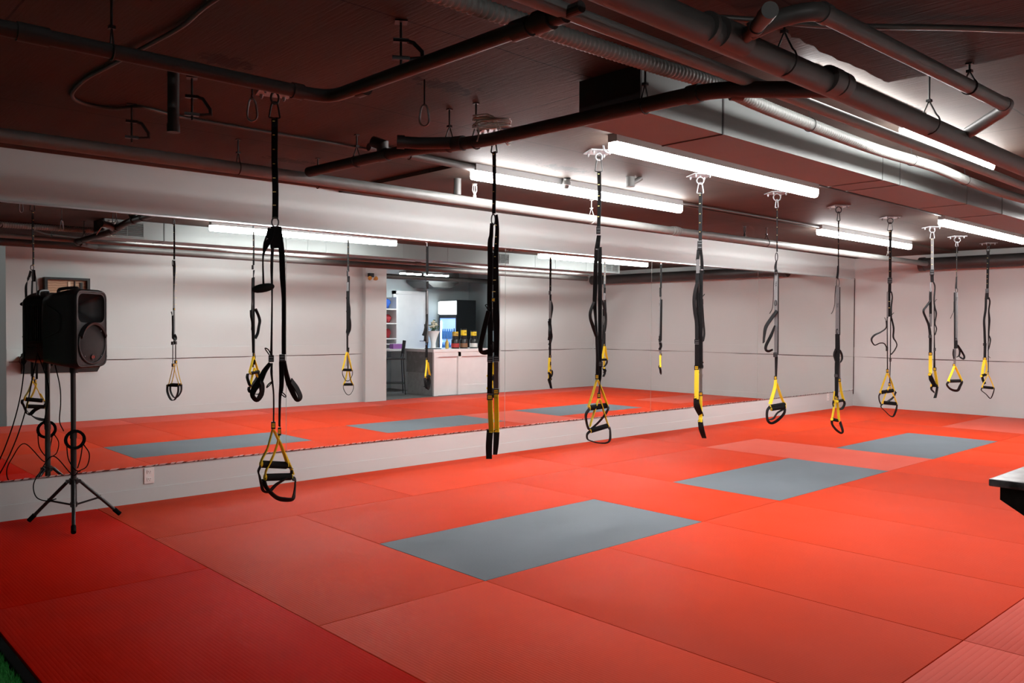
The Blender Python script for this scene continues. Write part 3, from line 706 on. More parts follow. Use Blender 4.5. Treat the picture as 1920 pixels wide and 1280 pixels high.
STRAPS = [
 dict(pos=(2.0364, 4.0209, 2.56), az=0.4688, plate=(2.005, 4.051), ring=(-0.0, -0.0331, 0.018, 0.0305), link=(-0.0014, -0.0938, 0.0249, 0.0416), els=[
  ('A', [(-0.0014, -0.1325, 0.0346), (-0.0015, -0.3534, 0.0346), (0.0024, -0.5192, 0.0333), (0.001, -0.6577, 0.0333)], [-0.1518, -0.2235, -0.2981, -0.3727, -0.446, -0.518, -0.5872, -0.6523]),
  ('H', (0.001, -0.6771), 0.0277, 0.0249),
  ('W', [(0.001, -0.6966, 0.0443), (0.001, -0.7548, 0.061), (0.0036, -0.8102, 0.0554)]),
  ('W', [(-0.0177, -0.7083, 0.0388), (-0.0284, -0.7558, 0.0416), (-0.0417, -0.7895, 0.036), (-0.055, -0.8341, 0.0139), (-0.0604, -0.8813, 0.0083), (-0.0578, -1.0003, 0.0111)]),
  ('X', (-0.0324, -0.7726), 0.0305, 0.0194, -0.6, 'TRX', 'white'),
  ('P', (-0.1135, -1.0317), (-0.0045, -1.0077), 0.0194),
  ('W', [(-0.0124, -0.8024, 0.0166), (-0.0165, -0.9079, 0.0152), (-0.0152, -1.0746, 0.0083), (-0.018, -1.2971, 0.0111), (-0.0194, -1.3751, 0.0139)]),
  ('B', (-0.0194, -1.3863), 0.0277, 0.036),
  ('W', [(-0.0154, -1.4086, 0.0083), (-0.0181, -1.4504, 0.0139), (-0.0155, -1.4923, 0.0111), (-0.0075, -1.5761, 0.0083), (-0.0076, -1.7187, 0.0083)]),
  ('C', [(-0.0288, -1.3667), (-0.0501, -1.3333), (-0.0341, -1.3389), (-0.0208, -1.364)]),
  ('L', [(-0.0235, -1.4085, 0.0194), (-0.0528, -1.45, 0.0277), (-0.0768, -1.5026, 0.036), (-0.1034, -1.5411, 0.0333), (-0.1114, -1.5742, 0.0249), (-0.0902, -1.5969, 0.0277), (-0.0689, -1.5695, 0.0277), (-0.0635, -1.525, 0.0222), (-0.0742, -1.4971, 0.0194)]),
  ('C', [(-0.0128, -1.5035), (-0.0342, -1.5199), (-0.0422, -1.5365), (-0.0289, -1.5255), (-0.0101, -1.5035)]),
  ('W', [(0.0197, -0.6986, 0.0249), (0.0331, -0.8232, 0.0305), (0.0384, -0.9623, 0.0305), (0.0438, -1.0737, 0.0222), (0.0437, -1.2972, 0.0222), (0.0437, -1.3643, 0.0222)]),
  ('C', [(0.033, -1.0042), (0.0465, -1.0402), (0.0518, -1.0597), (0.0411, -1.0682)]),
  ('B', (0.0356, -1.3838), 0.0305, 0.0388),
  ('W', [(0.0329, -1.4034, 0.0277), (0.0329, -1.5069, 0.0249), (0.0301, -1.5544, 0.0222), (0.0247, -1.5907, 0.0139), (0.022, -1.7167, 0.0111), (0.022, -1.7447, 0.0111)]),
  ('C', [(0.0355, -1.5629), (0.0544, -1.5829), (0.049, -1.5884), (0.0274, -1.5712)]),
  ('L', [(0.0464, -1.3951, 0.0166), (0.0571, -1.4652, 0.0249), (0.0734, -1.5271, 0.0333), (0.1086, -1.6064, 0.0249), (0.1304, -1.5984, 0.0249), (0.1114, -1.5502, 0.0277), (0.0815, -1.5047, 0.0249)]),
  ('T', (-0.0089, -1.7354), 0.0222, 0.0388),
  ('T', (0.022, -1.7671), 0.0166, 0.0416),
  ('Y', [(-0.0129, -1.7577, 0.0111), (-0.0371, -1.8492, 0.0097), (-0.0665, -1.9095, 0.0125), (-0.0732, -1.9427, 0.0111)]),
  ('Y', [(-0.0076, -1.7578, 0.0139), (0.0327, -1.8516, 0.0194), (0.0624, -1.9427, 0.0194)]),
  ('Y', [(0.0462, -1.8858, 0.0166), (0.0787, -1.966, 0.0166), (0.0923, -2.006, 0.0166)]),
  ('Y', [(0.0206, -1.7867, 0.0111), (0.0112, -1.8341, 0.0111), (-0.0103, -1.8977, 0.0111), (-0.0425, -1.9608, 0.0111), (-0.0519, -2.0023, 0.0111)]),
  ('G', (-0.0692, -1.9317), (0.0597, -1.9553), 0.0388),
  ('G', (-0.0492, -2.0024), (0.0814, -2.0168), 0.0388),
  ('L', [(-0.0719, -1.9372, 0.0111), (-0.0825, -1.9647, 0.0111), (-0.0772, -1.9928, 0.0139), (-0.0693, -2.0351, 0.0166), (-0.0586, -2.0719, 0.0194), (-0.0292, -2.079, 0.0222), (0.0057, -2.047, 0.0222), (0.0597, -2.0186, 0.0166)]),
  ('L', [(0.0597, -1.9623, 0.0166), (0.0814, -1.9774, 0.0166), (0.0841, -2.0057, 0.0166)]),
  ('L', [(-0.0559, -2.0133, 0.0222), (-0.0426, -2.0559, 0.0249), (-0.0024, -2.1084, 0.0277), (0.038, -2.133, 0.0333), (0.0868, -2.1413, 0.0277), (0.0977, -2.1136, 0.0166), (0.1032, -2.063, 0.0111), (0.1005, -2.0346, 0.0139), (0.0814, -2.0225, 0.0139)]),
 ]),
 dict(pos=(3.4295, 3.8732, 2.56), az=0.7247, plate=(3.472, 3.832), ring=(0.0003, -0.056, 0.0166, 0.0199), link=(-0.0012, -0.1022, 0.0166, 0.0331), els=[
  ('A', [(-0.0011, -0.1286, 0.0232), (0.0015, -0.3298, 0.0232), (-0.001, -0.5116, 0.0232)], [-0.1467, -0.2176, -0.3051, -0.3761, -0.4505]),
  ('H', (-0.0041, -0.5514), 0.0199, 0.0331),
  ('W', [(-0.014, -0.5713, 0.0232), (-0.0169, -0.6441, 0.0265), (-0.0234, -0.6938, 0.0331), (-0.0227, -0.8429, 0.0331), (-0.0251, -1.042, 0.0331), (-0.021, -1.208, 0.0331), (-0.0205, -1.3411, 0.0331), (-0.0218, -1.401, 0.0331)]),
  ('W', [(0.0123, -0.5215, 0.0232), (0.0192, -0.5776, 0.0232), (0.0195, -0.6438, 0.0265), (0.0135, -0.7764, 0.0331), (0.0141, -0.909, 0.0364), (0.0149, -1.0749, 0.0397), (0.0187, -1.1746, 0.0397), (0.0194, -1.3243, 0.0364), (0.0197, -1.3975, 0.0331)]),
  ('S', [(0.0159, -0.5843, 0.0199), (0.0163, -0.6571, 0.0199), (0.0165, -0.7002, 0.0199), (0.0119, -0.7797, 0.0199), (0.0105, -0.8493, 0.0199), (0.0059, -0.9256, 0.0199), (0.0013, -0.997, 0.0199)]),
  ('T', (-0.0018, -1.0485), 0.0232, 0.0265),
  ('L', [(-0.0314, -1.1184, 0.0298), (-0.0608, -1.2415, 0.0331), (-0.0803, -1.3413, 0.0298), (-0.0735, -1.3746, 0.0265), (-0.0369, -1.3744, 0.0364), (-0.0037, -1.3576, 0.0364), (-0.0106, -1.3244, 0.0265)]),
  ('C', [(-0.0314, -1.125), (-0.0415, -1.0985), (-0.0515, -1.082), (-0.0382, -1.0786), (-0.0281, -1.1084)]),
  ('B', (-0.0201, -1.4176), 0.0364, 0.0364),
  ('B', (0.0181, -1.4141), 0.0364, 0.0364),
  ('W', [(-0.02, -1.4376, 0.0331), (-0.0225, -1.6342, 0.0331)]),
  ('K', [(0.0182, -1.4341, 0.0314), (0.019, -1.6007, 0.0314)]),
  ('T', (-0.0207, -1.6542), 0.0364, 0.0364),
  ('T', (0.0174, -1.6207), 0.0364, 0.0364),
  ('V', [(-0.019, -1.6742, 0.0331), (-0.0152, -1.7743, 0.0348), (-0.0098, -1.8678, 0.0331)]),
  ('V', [(0.0192, -1.6408, 0.0314), (0.0215, -1.7742, 0.0331), (0.0252, -1.8677, 0.0298)]),
  ('X', (0.0193, -1.6574), 0.0166, 0.0199, 0, 'TRX', 'black'),
  ('G', (-0.0147, -1.8745), (-0.0114, -1.8778), 0.0298),
  ('G', (0.0219, -1.8677), (0.0252, -1.8711), 0.0298),
  ('D', [(-0.0198, -1.8678, 0.0397), (-0.0244, -1.948, 0.0397), (-0.024, -2.0283, 0.0364)]),
  ('D', [(0.0219, -1.8677, 0.0364), (0.0189, -1.9413, 0.0331), (0.0142, -2.0048, 0.0265)]),
 ]),
 dict(pos=(4.3585, 3.8292, 2.56), az=0.85, plate=(4.356, 3.832), ring=(0.0003, -0.0368, 0.024, 0.024), link=(0.0007, -0.1031, 0.0222, 0.0333), els=[
  ('A', [(0.0028, -0.1362, 0.0277), (0.0059, -0.3168, 0.0277), (0.0018, -0.5197, 0.0259)], [-0.1547, -0.2284, -0.3058, -0.3758, -0.4496]),
  ('B', (0.0001, -0.5456), 0.0296, 0.0517),
  ('W', [(0.004, -0.5788, 0.0296), (-0.0064, -0.6601, 0.037), (-0.01, -0.6785, 0.0333)]),
  ('W', [(-0.0119, -0.6674, 0.0296), (-0.0166, -0.7969, 0.0296), (-0.0192, -0.945, 0.0333), (-0.0221, -1.0561, 0.0296), (-0.014, -1.1674, 0.0185), (-0.0014, -1.39, 0.0222), (0.0015, -1.5423, 0.0277)]),
  ('L', [(-0.0259, -1.0413, 0.0222), (-0.0495, -1.1044, 0.0222), (-0.051, -1.1527, 0.0222), (-0.0321, -1.212, 0.0259), (-0.0095, -1.2787, 0.0222)]),
  ('W', [(0.012, -0.6602, 0.0259), (0.0129, -0.7969, 0.0296), (0.0145, -1.019, 0.0296), (0.0166, -1.3156, 0.0277), (0.0163, -1.5384, 0.0296), (0.0185, -1.5979, 0.0092), (0.0117, -1.6798, 0.0092)]),
  ('L', [(0.0293, -1.0264, 0.0148), (0.0482, -1.1004, 0.0185), (0.0561, -1.1671, 0.0185), (0.0436, -1.2338, 0.0222), (0.0387, -1.3154, 0.0185), (0.0244, -1.3749, 0.0111)]),
  ('X', (-0.01, -0.6785), 0.0185, 0.0222, 0, 'TRX', 'white'),
  ('B', (0.0214, -1.4715), 0.0296, 0.0333),
  ('T', (-0.002, -1.5609), 0.0259, 0.037),
  ('T', (0.0118, -1.691), 0.0222, 0.037),
  ('Y', [(-0.0037, -1.5833, 0.0148), (-0.029, -1.6692, 0.0185), (-0.0617, -1.7702, 0.0166)]),
  ('Y', [(0.0037, -1.5832, 0.0148), (0.0413, -1.6794, 0.0185), (0.0695, -1.7571, 0.0166)]),
  ('Y', [(0.0083, -1.717, 0.0148), (-0.0243, -1.8181, 0.0166), (-0.0496, -1.908, 0.0148)]),
  ('Y', [(0.0194, -1.7169, 0.0148), (0.0496, -1.8169, 0.0148), (0.0798, -1.9094, 0.0129)]),
  ('G', (-0.0523, -1.7775), (0.0677, -1.7645), 0.0388),
  ('G', (-0.0457, -1.9359), (0.0761, -1.9058), 0.0351),
  ('L', [(-0.0542, -1.7813, 0.0185), (-0.0762, -1.8189, 0.0185), (-0.074, -1.8674, 0.0185), (-0.0607, -1.9156, 0.0185), (-0.0421, -1.9228, 0.0185), (0.0021, -1.8884, 0.0185), (0.0498, -1.8355, 0.0185), (0.0753, -1.7905, 0.0185), (0.0715, -1.7719, 0.0148)]),
  ('L', [(-0.0457, -1.934, 0.0148), (-0.0678, -1.9605, 0.0148), (-0.0639, -1.9941, 0.0148), (-0.0341, -2.0122, 0.0148), (0.0105, -2.0262, 0.0148), (0.0659, -2.0289, 0.0185), (0.0916, -2.006, 0.0185), (0.0911, -1.939, 0.0148), (0.0798, -1.9132, 0.0148)]),
 ]),
 dict(pos=(5.6113, 3.8574, 2.56), az=0.9685, plate=(5.611, 3.857), ring=(0.0004, -0.0445, 0.0298, 0.0277), link=(0.001, -0.1103, 0.0234, 0.034), els=[
  ('A', [(0.0033, -0.1358, 0.0298), (0.0049, -0.5394, 0.0277)], [-0.1592, -0.2271, -0.3078, -0.38, -0.4523]),
  ('B', (0.001, -0.5606), 0.0383, 0.0723),
  ('W', [(-0.0091, -0.5945, 0.0255), (-0.0146, -0.6796, 0.0298)]),
  ('K', [(-0.0126, -0.6711, 0.0277), (-0.0116, -0.7819, 0.0277)]),
  ('W', [(0.0096, -0.5948, 0.0213), (0.0188, -0.6885, 0.0255), (0.0217, -0.7822, 0.0298)]),
  ('X', (0.0215, -0.7566), 0.0213, 0.0213, 0, 'TRX', 'white'),
  ('W', [(-0.0137, -0.7818, 0.0298), (-0.0169, -0.8799, 0.0298), (-0.0118, -0.9865, 0.0255), (-0.0061, -1.1572, 0.0255), (-0.0129, -1.3282, 0.034)]),
  ('L', [(-0.015, -0.8586, 0.0298), (-0.0331, -0.9352, 0.0298), (-0.0387, -1.0078, 0.0298), (-0.0317, -1.0932, 0.0298), (-0.0184, -1.1786, 0.0298), (-0.0151, -1.3111, 0.0298)]),
  ('W', [(0.0134, -0.7821, 0.0298), (0.0147, -1.1572, 0.0319), (0.0183, -1.5415, 0.034)]),
  ('L', [(0.0261, -1.0292, 0.0128), (0.0355, -1.1571, 0.0128), (0.0428, -1.2637, 0.017), (0.033, -1.3277, 0.017)]),
  ('C', [(0.0255, -0.9696), (0.0378, -0.9568), (0.0419, -0.9483)]),
  ('B', (-0.0149, -1.3282), 0.0383, 0.0383),
  ('W', [(-0.0127, -1.3495, 0.0383), (-0.0111, -1.5206, 0.0383)]),
  ('B', (0.0172, -1.5116), 0.034, 0.0255),
  ('K', [(0.0182, -1.533, 0.0255), (0.02, -1.734, 0.0255)]),
  ('T', (-0.0151, -1.5378), 0.0362, 0.0383),
  ('T', (0.0201, -1.7469), 0.0298, 0.034),
  ('V', [(-0.0129, -1.5549, 0.0362), (-0.0139, -1.6705, 0.0383), (-0.0129, -1.7862, 0.0362)]),
  ('V', [(0.0203, -1.764, 0.0255), (0.0216, -1.9053, 0.0277), (0.018, -1.9697, 0.034)]),
  ('G', (-0.0171, -1.7777), (-0.0087, -1.7818), 0.034),
  ('G', (0.0159, -1.9654), (0.0221, -1.9652), 0.034),
  ('D', [(-0.0171, -1.7777, 0.0383), (-0.0082, -1.8418, 0.0511), (0.0217, -1.9138, 0.0383)]),
  ('D', [(0.018, -1.9654, 0.0383), (0.0269, -2.0251, 0.0404), (0.0483, -2.093, 0.034)]),
 ]),
 dict(pos=(6.8375, 3.88, 2.56), az=1.0546, plate=(6.831, 3.887), ring=(0.0005, -0.0431, 0.0336, 0.0312), link=(-0.0012, -0.1005, 0.012, 0.0336), els=[
  ('A', [(0.0014, -0.1293, 0.0125), (0.0057, -0.5321, 0.0115)], [-0.1557, -0.2276, -0.3115, -0.3834, -0.4602]),
  ('H', (0.0016, -0.5801), 0.0168, 0.0384),
  ('W', [(0.0019, -0.6089, 0.0144), (-0.0067, -0.6663, 0.024), (-0.0016, -0.7145, 0.0192)]),
  ('H', (-0.0016, -0.7145), 0.0192, 0.024),
  ('K', [(-0.0014, -0.7337, 0.036), (0.0015, -1.003, 0.0336), (0.0041, -1.2436, 0.0312), (0.004, -1.4557, 0.0288)]),
  ('W', [(0.0183, -0.734, 0.0115), (0.0214, -1.1473, 0.0106), (0.0224, -1.4554, 0.0115)]),
  ('X', (-0.0004, -0.8202), 0.048, 0.024, -1.5708, 'TRX', 'black'),
  ('C', [(-0.0152, -0.7287), (-0.0209, -0.8344), (-0.022, -0.9547), (-0.0303, -1.0414), (-0.0528, -1.0896)]),
  ('H', (-0.0018, -0.9933), 0.0144, 0.024),
  ('L', [(0.0113, -1.0607, 0.0336), (-0.0385, -1.133, 0.0336), (-0.0838, -1.2104, 0.0336), (-0.0968, -1.2927, 0.024), (-0.1009, -1.3508, 0.0192)]),
  ('L', [(-0.0056, -1.1955, 0.0144), (-0.0369, -1.2825, 0.0288), (-0.0775, -1.3699, 0.0288), (-0.0817, -1.4134, 0.024), (-0.0584, -1.4276, 0.024), (-0.0217, -1.4126, 0.0192)]),
  ('B', (0.0018, -1.4605), 0.0384, 0.0432),
  ('W', [(0.0089, -1.4797, 0.0288), (0.0084, -1.6534, 0.0192)]),
  ('T', (0.004, -1.6679), 0.0264, 0.0336),
  ('Y', [(0.0064, -1.6824, 0.0264), (-0.0019, -1.7647, 0.0312), (-0.0396, -1.9061, 0.0336)]),
  ('Y', [(0.0137, -1.716, 0.024), (0.0469, -1.8212, 0.024), (0.0821, -1.9068, 0.0216)]),
  ('G', (-0.0393, -1.9303), (0.089, -1.909), 0.0384),
  ('G', (-0.0299, -1.9493), (0.0892, -1.9307), 0.0384),
  ('L', [(-0.0394, -1.9254, 0.024), (-0.0643, -1.9699, 0.024), (-0.0612, -2.0474, 0.024), (-0.0285, -2.08, 0.0288), (0.0219, -2.0586, 0.0288), (0.0808, -1.9936, 0.0264), (0.0892, -1.9307, 0.0192)]),
  ('L', [(0.0803, -1.9502, 0.0144), (0.0257, -1.986, 0.0144), (-0.006, -2.0307, 0.0144), (-0.0381, -2.0465, 0.0144)]),
 ]),
 dict(pos=(8.0224, 3.8777, 2.56), az=1.1206, plate=(8.028, 3.872), ring=(0.0005, -0.0398, 0.0293, 0.0293), link=(0.0012, -0.1061, 0.0117, 0.0425), els=[
  ('A', [(0.0007, -0.1433, 0.0128), (0.0047, -0.6161, 0.0106)], [-0.2229, -0.3132, -0.3769, -0.446, -0.5204]),
  ('W', [(0.002, -0.5948, 0.0186), (0.0003, -0.6586, 0.0213), (-0.0064, -0.7223, 0.0239)]),
  ('H', (0.0015, -0.765), 0.0213, 0.0425),
  ('K', [(-0.0015, -0.8022, 0.0372), (0.0027, -1.2871, 0.0372)]),
  ('W', [(0.0199, -0.8078, 0.0096), (0.025, -1.2869, 0.0106)]),
  ('X', (0.0007, -0.9886), 0.0479, 0.0239, -1.5708, 'TRX', 'black'),
  ('C', [(-0.018, -0.7914), (-0.0242, -0.8979), (-0.0258, -0.9778), (-0.04, -1.0418), (-0.057, -1.0765)]),
  ('H', (0.0008, -1.2498), 0.0138, 0.0239),
  ('W', [(0.004, -1.2764, 0.0452), (0.0072, -1.4578, 0.0479), (0.0016, -1.6181, 0.0425), (0.0015, -1.9122, 0.0335)]),
  ('K', [(0.0228, -1.5216, 0.0213), (0.0277, -1.7243, 0.0213)]),
  ('L', [(0.0242, -1.4309, 0.0213), (0.0446, -1.4785, 0.0213), (0.05, -1.5211, 0.0186), (0.0381, -1.5586, 0.0133)]),
  ('L', [(-0.0105, -1.4314, 0.0213), (-0.0248, -1.4851, 0.0213), (-0.0091, -1.5542, 0.016)]),
  ('B', (-0.0, -1.693), 0.0425, 0.0319),
  ('T', (0.0278, -1.7349), 0.0266, 0.0346),
  ('T', (0.0025, -1.9121), 0.0399, 0.0372),
  ('Y', [(0.0305, -1.7509, 0.0239), (0.0466, -1.8572, 0.0266), (0.0698, -1.9417, 0.0266)]),
  ('Y', [(-0.0181, -1.8486, 0.0133), (-0.027, -1.94, 0.0133)]),
  ('Y', [(-0.0097, -1.934, 0.0266), (-0.0234, -2.0363, 0.0213), (-0.0373, -2.1281, 0.0213)]),
  ('Y', [(0.0078, -1.9333, 0.0266), (0.019, -2.0452, 0.0266), (0.0276, -2.1465, 0.0266)]),
  ('G', (0.0104, -1.9439), (0.0649, -1.9419), 0.0293),
  ('G', (-0.0374, -2.1227), (0.0177, -2.1469), 0.0319),
  ('L', [(0.0698, -1.9417, 0.0266), (0.0777, -1.9787, 0.0239), (0.0608, -2.0168, 0.0239), (0.0363, -2.0338, 0.0186)]),
  ('L', [(-0.0245, -1.9453, 0.0186), (-0.0291, -1.9776, 0.0186), (-0.0237, -2.0095, 0.016)]),
  ('L', [(-0.0373, -2.1281, 0.0239), (-0.0342, -2.1816, 0.0239), (0.0039, -2.2387, 0.0266), (0.049, -2.2711, 0.0239), (0.0635, -2.2463, 0.0239), (0.0377, -2.1567, 0.0266)]),
 ]),
 dict(pos=(9.2343, 3.8754, 2.56), az=1.1734, plate=(9.236, 3.873), ring=(0.0005, -0.0408, 0.031, 0.0292), link=(-0.0013, -0.1049, 0.0234, 0.0409), els=[
  ('A', [(0.0018, -0.1401, 0.0292), (0.0058, -0.6716, 0.0292)], [-0.1576, -0.2276, -0.3795, -0.4496, -0.5899]),
  ('B', (0.0034, -0.695), 0.0468, 0.0643),
  ('W', [(0.0037, -0.7184, 0.0322), (0.0024, -0.8295, 0.0351)]),
  ('K', [(-0.0191, -0.8175, 0.0175), (-0.0155, -1.1047, 0.0175)]),
  ('W', [(-0.0031, -0.8119, 0.0292), (0.0004, -1.09, 0.0263)]),
  ('S', [(-0.0017, -0.9231, 0.0205), (-0.0009, -0.9934, 0.0205)]),
  ('L', [(0.0182, -0.8122, 0.0146), (0.0296, -0.8707, 0.0152), (0.025, -0.9292, 0.0175), (0.0205, -0.9993, 0.0175), (0.022, -1.1164, 0.0175)]),
  ('W', [(-0.0183, -1.093, 0.0105), (-0.0126, -1.4214, 0.0105), (-0.0084, -1.668, 0.0117)]),
  ('C', [(-0.045, -1.0988), (-0.0312, -1.1282), (-0.0254, -1.1634)]),
  ('C', [(0.0267, -1.0695), (0.0425, -1.052), (0.0477, -1.0462)]),
  ('L', [(-0.0258, -1.134, 0.0175), (-0.0275, -1.2103, 0.014), (-0.0779, -1.2576, 0.0152), (-0.1421, -1.2935, 0.021), (-0.1714, -1.3352, 0.0199), (-0.1628, -1.3764, 0.0152), (-0.1354, -1.4026, 0.0129), (-0.0871, -1.3813, 0.0117), (-0.0441, -1.3866, 0.0117), (-0.0167, -1.4332, 0.0146)]),
  ('W', [(0.0164, -1.093, 0.0105), (0.0186, -1.4796, 0.0105), (0.0181, -1.6555, 0.0094), (0.0149, -1.8259, 0.0082)]),
  ('L', [(0.0245, -1.1047, 0.0175), (0.0472, -1.2157, 0.0199), (0.0458, -1.3152, 0.0187), (0.073, -1.3675, 0.0129), (0.0815, -1.4083, 0.0117), (0.0583, -1.4613, 0.0117), (0.0216, -1.5088, 0.0129)]),
  ('B', (-0.0166, -1.445), 0.0234, 0.0468),
  ('B', (0.0196, -1.5617), 0.021, 0.0409),
  ('T', (-0.0082, -1.6856), 0.0263, 0.0409),
  ('T', (0.0134, -1.8318), 0.0234, 0.0409),
  ('Y', [(-0.0106, -1.7092, 0.0175), (-0.0442, -1.8102, 0.0187), (-0.0751, -1.9115, 0.0175)]),
  ('Y', [(-0.0052, -1.709, 0.0175), (0.0306, -1.8019, 0.021), (0.0612, -1.9064, 0.0205)]),
  ('Y', [(0.0116, -1.8554, 0.014), (-0.0263, -1.9508, 0.0146), (-0.0573, -2.0464, 0.0146)]),
  ('Y', [(0.0169, -1.8552, 0.014), (0.0592, -1.9592, 0.0152), (0.0896, -2.0459, 0.0152)]),
  ('G', (-0.075, -1.9233), (0.0532, -1.9008), 0.0409),
  ('G', (-0.0521, -2.0344), (0.0843, -2.049), 0.0409),
  ('L', [(-0.0749, -1.9291, 0.0152), (-0.0906, -1.9652, 0.014), (-0.0846, -2.0181, 0.0152), (-0.068, -2.0528, 0.0175)]),
  ('L', [(0.0692, -1.9061, 0.0175), (0.0748, -1.9293, 0.0175), (0.0489, -1.9831, 0.0187), (-0.0146, -2.0328, 0.0187)]),
  ('L', [(-0.052, -2.0462, 0.0117), (-0.0676, -2.0822, 0.0117), (-0.024, -2.1333, 0.0117), (0.0193, -2.1783, 0.0129), (0.0568, -2.1852, 0.0234), (0.0826, -2.1224, 0.0234), (0.0923, -2.0575, 0.0175)]),
 ]),
 dict(pos=(10.4897, 3.9039, 2.56), az=1.2145, plate=(10.49, 3.904), ring=(0.0005, -0.0352, 0.032, 0.032), link=(0.0013, -0.0992, 0.0224, 0.0385), els=[
  ('AK', [(0.0017, -0.1312, 0.032), (0.0068, -0.5153, 0.032)], [-0.1472, -0.2176, -0.3008, -0.3744, -0.4481]),
  ('B', (0.0043, -0.5441), 0.0481, 0.0705),
  ('W', [(0.0047, -0.5729, 0.0385), (0.0087, -0.6627, 0.0385)]),
  ('K', [(-0.0084, -0.6624, 0.0192), (-0.0069, -0.7778, 0.0192)]),
  ('W', [(-0.0082, -0.765, 0.0288), (-0.0087, -0.8612, 0.032), (-0.003, -1.0795, 0.032)]),
  ('K', [(-0.0006, -1.041, 0.0288), (-0.0014, -1.1951, 0.0256)]),
  ('L', [(-0.0056, -0.8805, 0.0256), (-0.0506, -0.9508, 0.0256), (-0.0816, -1.0086, 0.0256), (-0.0545, -1.0923, 0.0256), (-0.0247, -1.1695, 0.0288), (-0.0092, -1.2594, 0.032), (-0.0057, -1.3107, 0.032)]),
  ('L', [(0.0201, -0.6565, 0.0154), (0.0381, -0.7208, 0.0154), (0.0314, -0.8616, 0.0167), (0.0384, -0.9577, 0.0192), (0.0566, -1.0411, 0.0179), (0.0438, -1.1564, 0.0141), (0.0618, -1.2204, 0.0128), (0.0457, -1.2974, 0.0128)]),
  ('W', [(0.0322, -0.9257, 0.0115), (0.0376, -1.2462, 0.0103), (0.0423, -1.4706, 0.0154), (0.0452, -1.6953, 0.0231)]),
  ('C', [(0.0348, -0.9065), (0.0515, -0.8746), (0.0628, -0.8683)]),
  ('B', (-0.0056, -1.314), 0.0385, 0.0385),
  ('W', [(-0.0026, -1.3236, 0.0333), (-0.0013, -1.51, 0.032)]),
  ('B', (0.0451, -1.4706), 0.0256, 0.0385),
  ('T', (0.0, -1.5228), 0.0417, 0.0385),
  ('T', (0.0482, -1.7048), 0.0397, 0.0385),
  ('V', [(0.0003, -1.5421, 0.0385), (0.0023, -1.6964, 0.0417), (0.0032, -1.7672, 0.032)]),
  ('Y', [(0.0513, -1.7208, 0.0288), (0.0669, -1.823, 0.0352), (0.0768, -1.9189, 0.032)]),
  ('G', (-0.0054, -1.7675), (0.0061, -1.7671), 0.0385),
  ('G', (0.0136, -1.9052), (0.0823, -1.9091), 0.0352),
  ('D', [(-0.0025, -1.7674, 0.032), (0.0126, -1.8248, 0.0513), (0.042, -1.8849, 0.0449)]),
  ('L', [(0.0195, -1.9147, 0.0256), (0.0171, -1.9534, 0.0256), (0.0491, -1.9907, 0.0192)]),
  ('L', [(0.0795, -1.9124, 0.0288), (0.0719, -1.9833, 0.0288), (0.0557, -2.0547, 0.0352)]),
 ]),
 dict(pos=(11.79, 4.0702, 2.56), az=1.2384, plate=(11.8, 4.06), ring=(0.0006, -0.0423, 0.0409, 0.0388), link=(-0.0048, -0.1019, 0.0127, 0.0282), els=[
  ('A', [(-0.0045, -0.1266, 0.0113), (-0.002, -0.5425, 0.0099)], [-0.2182, -0.3028, -0.4579, -0.5285]),
  ('W', [(-0.0022, -0.5284, 0.0169), (-0.0042, -0.613, 0.0212), (-0.0062, -0.6906, 0.0282)]),
  ('H', (0.0003, -0.7119), 0.0212, 0.0282),
  ('K', [(0.0013, -0.7401, 0.0367), (0.0056, -1.1073, 0.0353), (0.0064, -1.3901, 0.0353)]),
  ('W', [(-0.023, -0.7398, 0.0183), (-0.0114, -1.4611, 0.0183)]),
  ('X', (0.0024, -0.8248), 0.0494, 0.0254, -1.5708, 'TRX', 'black'),
  ('C', [(-0.0289, -0.8598), (-0.0303, -0.9871), (-0.0484, -1.0366), (-0.0665, -1.0862)]),
  ('H', (0.003, -1.3689), 0.0169, 0.0247),
  ('W', [(0.003, -1.376, 0.0423), (0.0014, -1.4821, 0.0459)]),
  ('K', [(-0.007, -1.461, 0.0317), (-0.0083, -1.6876, 0.0282)]),
  ('L', [(0.0163, -1.4324, 0.0282), (0.0639, -1.5092, 0.0268), (0.1022, -1.586, 0.024), (0.0902, -1.618, 0.0226), (0.0465, -1.5943, 0.0183)]),
  ('L', [(0.0322, -1.4604, 0.0212), (0.0485, -1.5166, 0.024), (0.0431, -1.5732, 0.0212), (0.0247, -1.5948, 0.0155)]),
  ('L', [(-0.0234, -1.4967, 0.0183), (-0.0289, -1.5535, 0.0183), (-0.0187, -1.617, 0.0183)]),
  ('T', (-0.0163, -1.702), 0.0317, 0.0353),
  ('Y', [(-0.0111, -1.716, 0.0282), (-0.0411, -1.8091, 0.0296), (-0.0836, -1.9171, 0.0282)]),
  ('Y', [(-0.0048, -1.7159, 0.0282), (0.037, -1.8137, 0.031), (0.0787, -1.9113, 0.0296)]),
  ('G', (-0.0679, -1.9165), (0.0663, -1.9117), 0.0423),
  ('L', [(-0.0741, -1.9239, 0.0282), (-0.0956, -1.9602, 0.0254), (-0.0667, -2.0089, 0.0282), (-0.0161, -2.0388, 0.0353), (0.0338, -2.0368, 0.0388), (0.0579, -1.9827, 0.0353), (0.079, -1.9324, 0.0317), (0.0694, -1.9116, 0.0282)]),
 ]),
 dict(pos=(13.0207, 4.0792, 2.56), az=1.2672, plate=(13.028, 4.071), ring=(0.0005, -0.0341, 0.0228, 0.0228), link=(-0.0041, -0.087, 0.0182, 0.0342), els=[
  ('A', [(-0.0031, -0.1098, 0.038), (-0.0041, -0.6488, 0.0342)], [-0.2123, -0.2882, -0.3641, -0.4401, -0.5084, -0.5768]),
  ('B', (-0.007, -0.683), 0.0456, 0.0608),
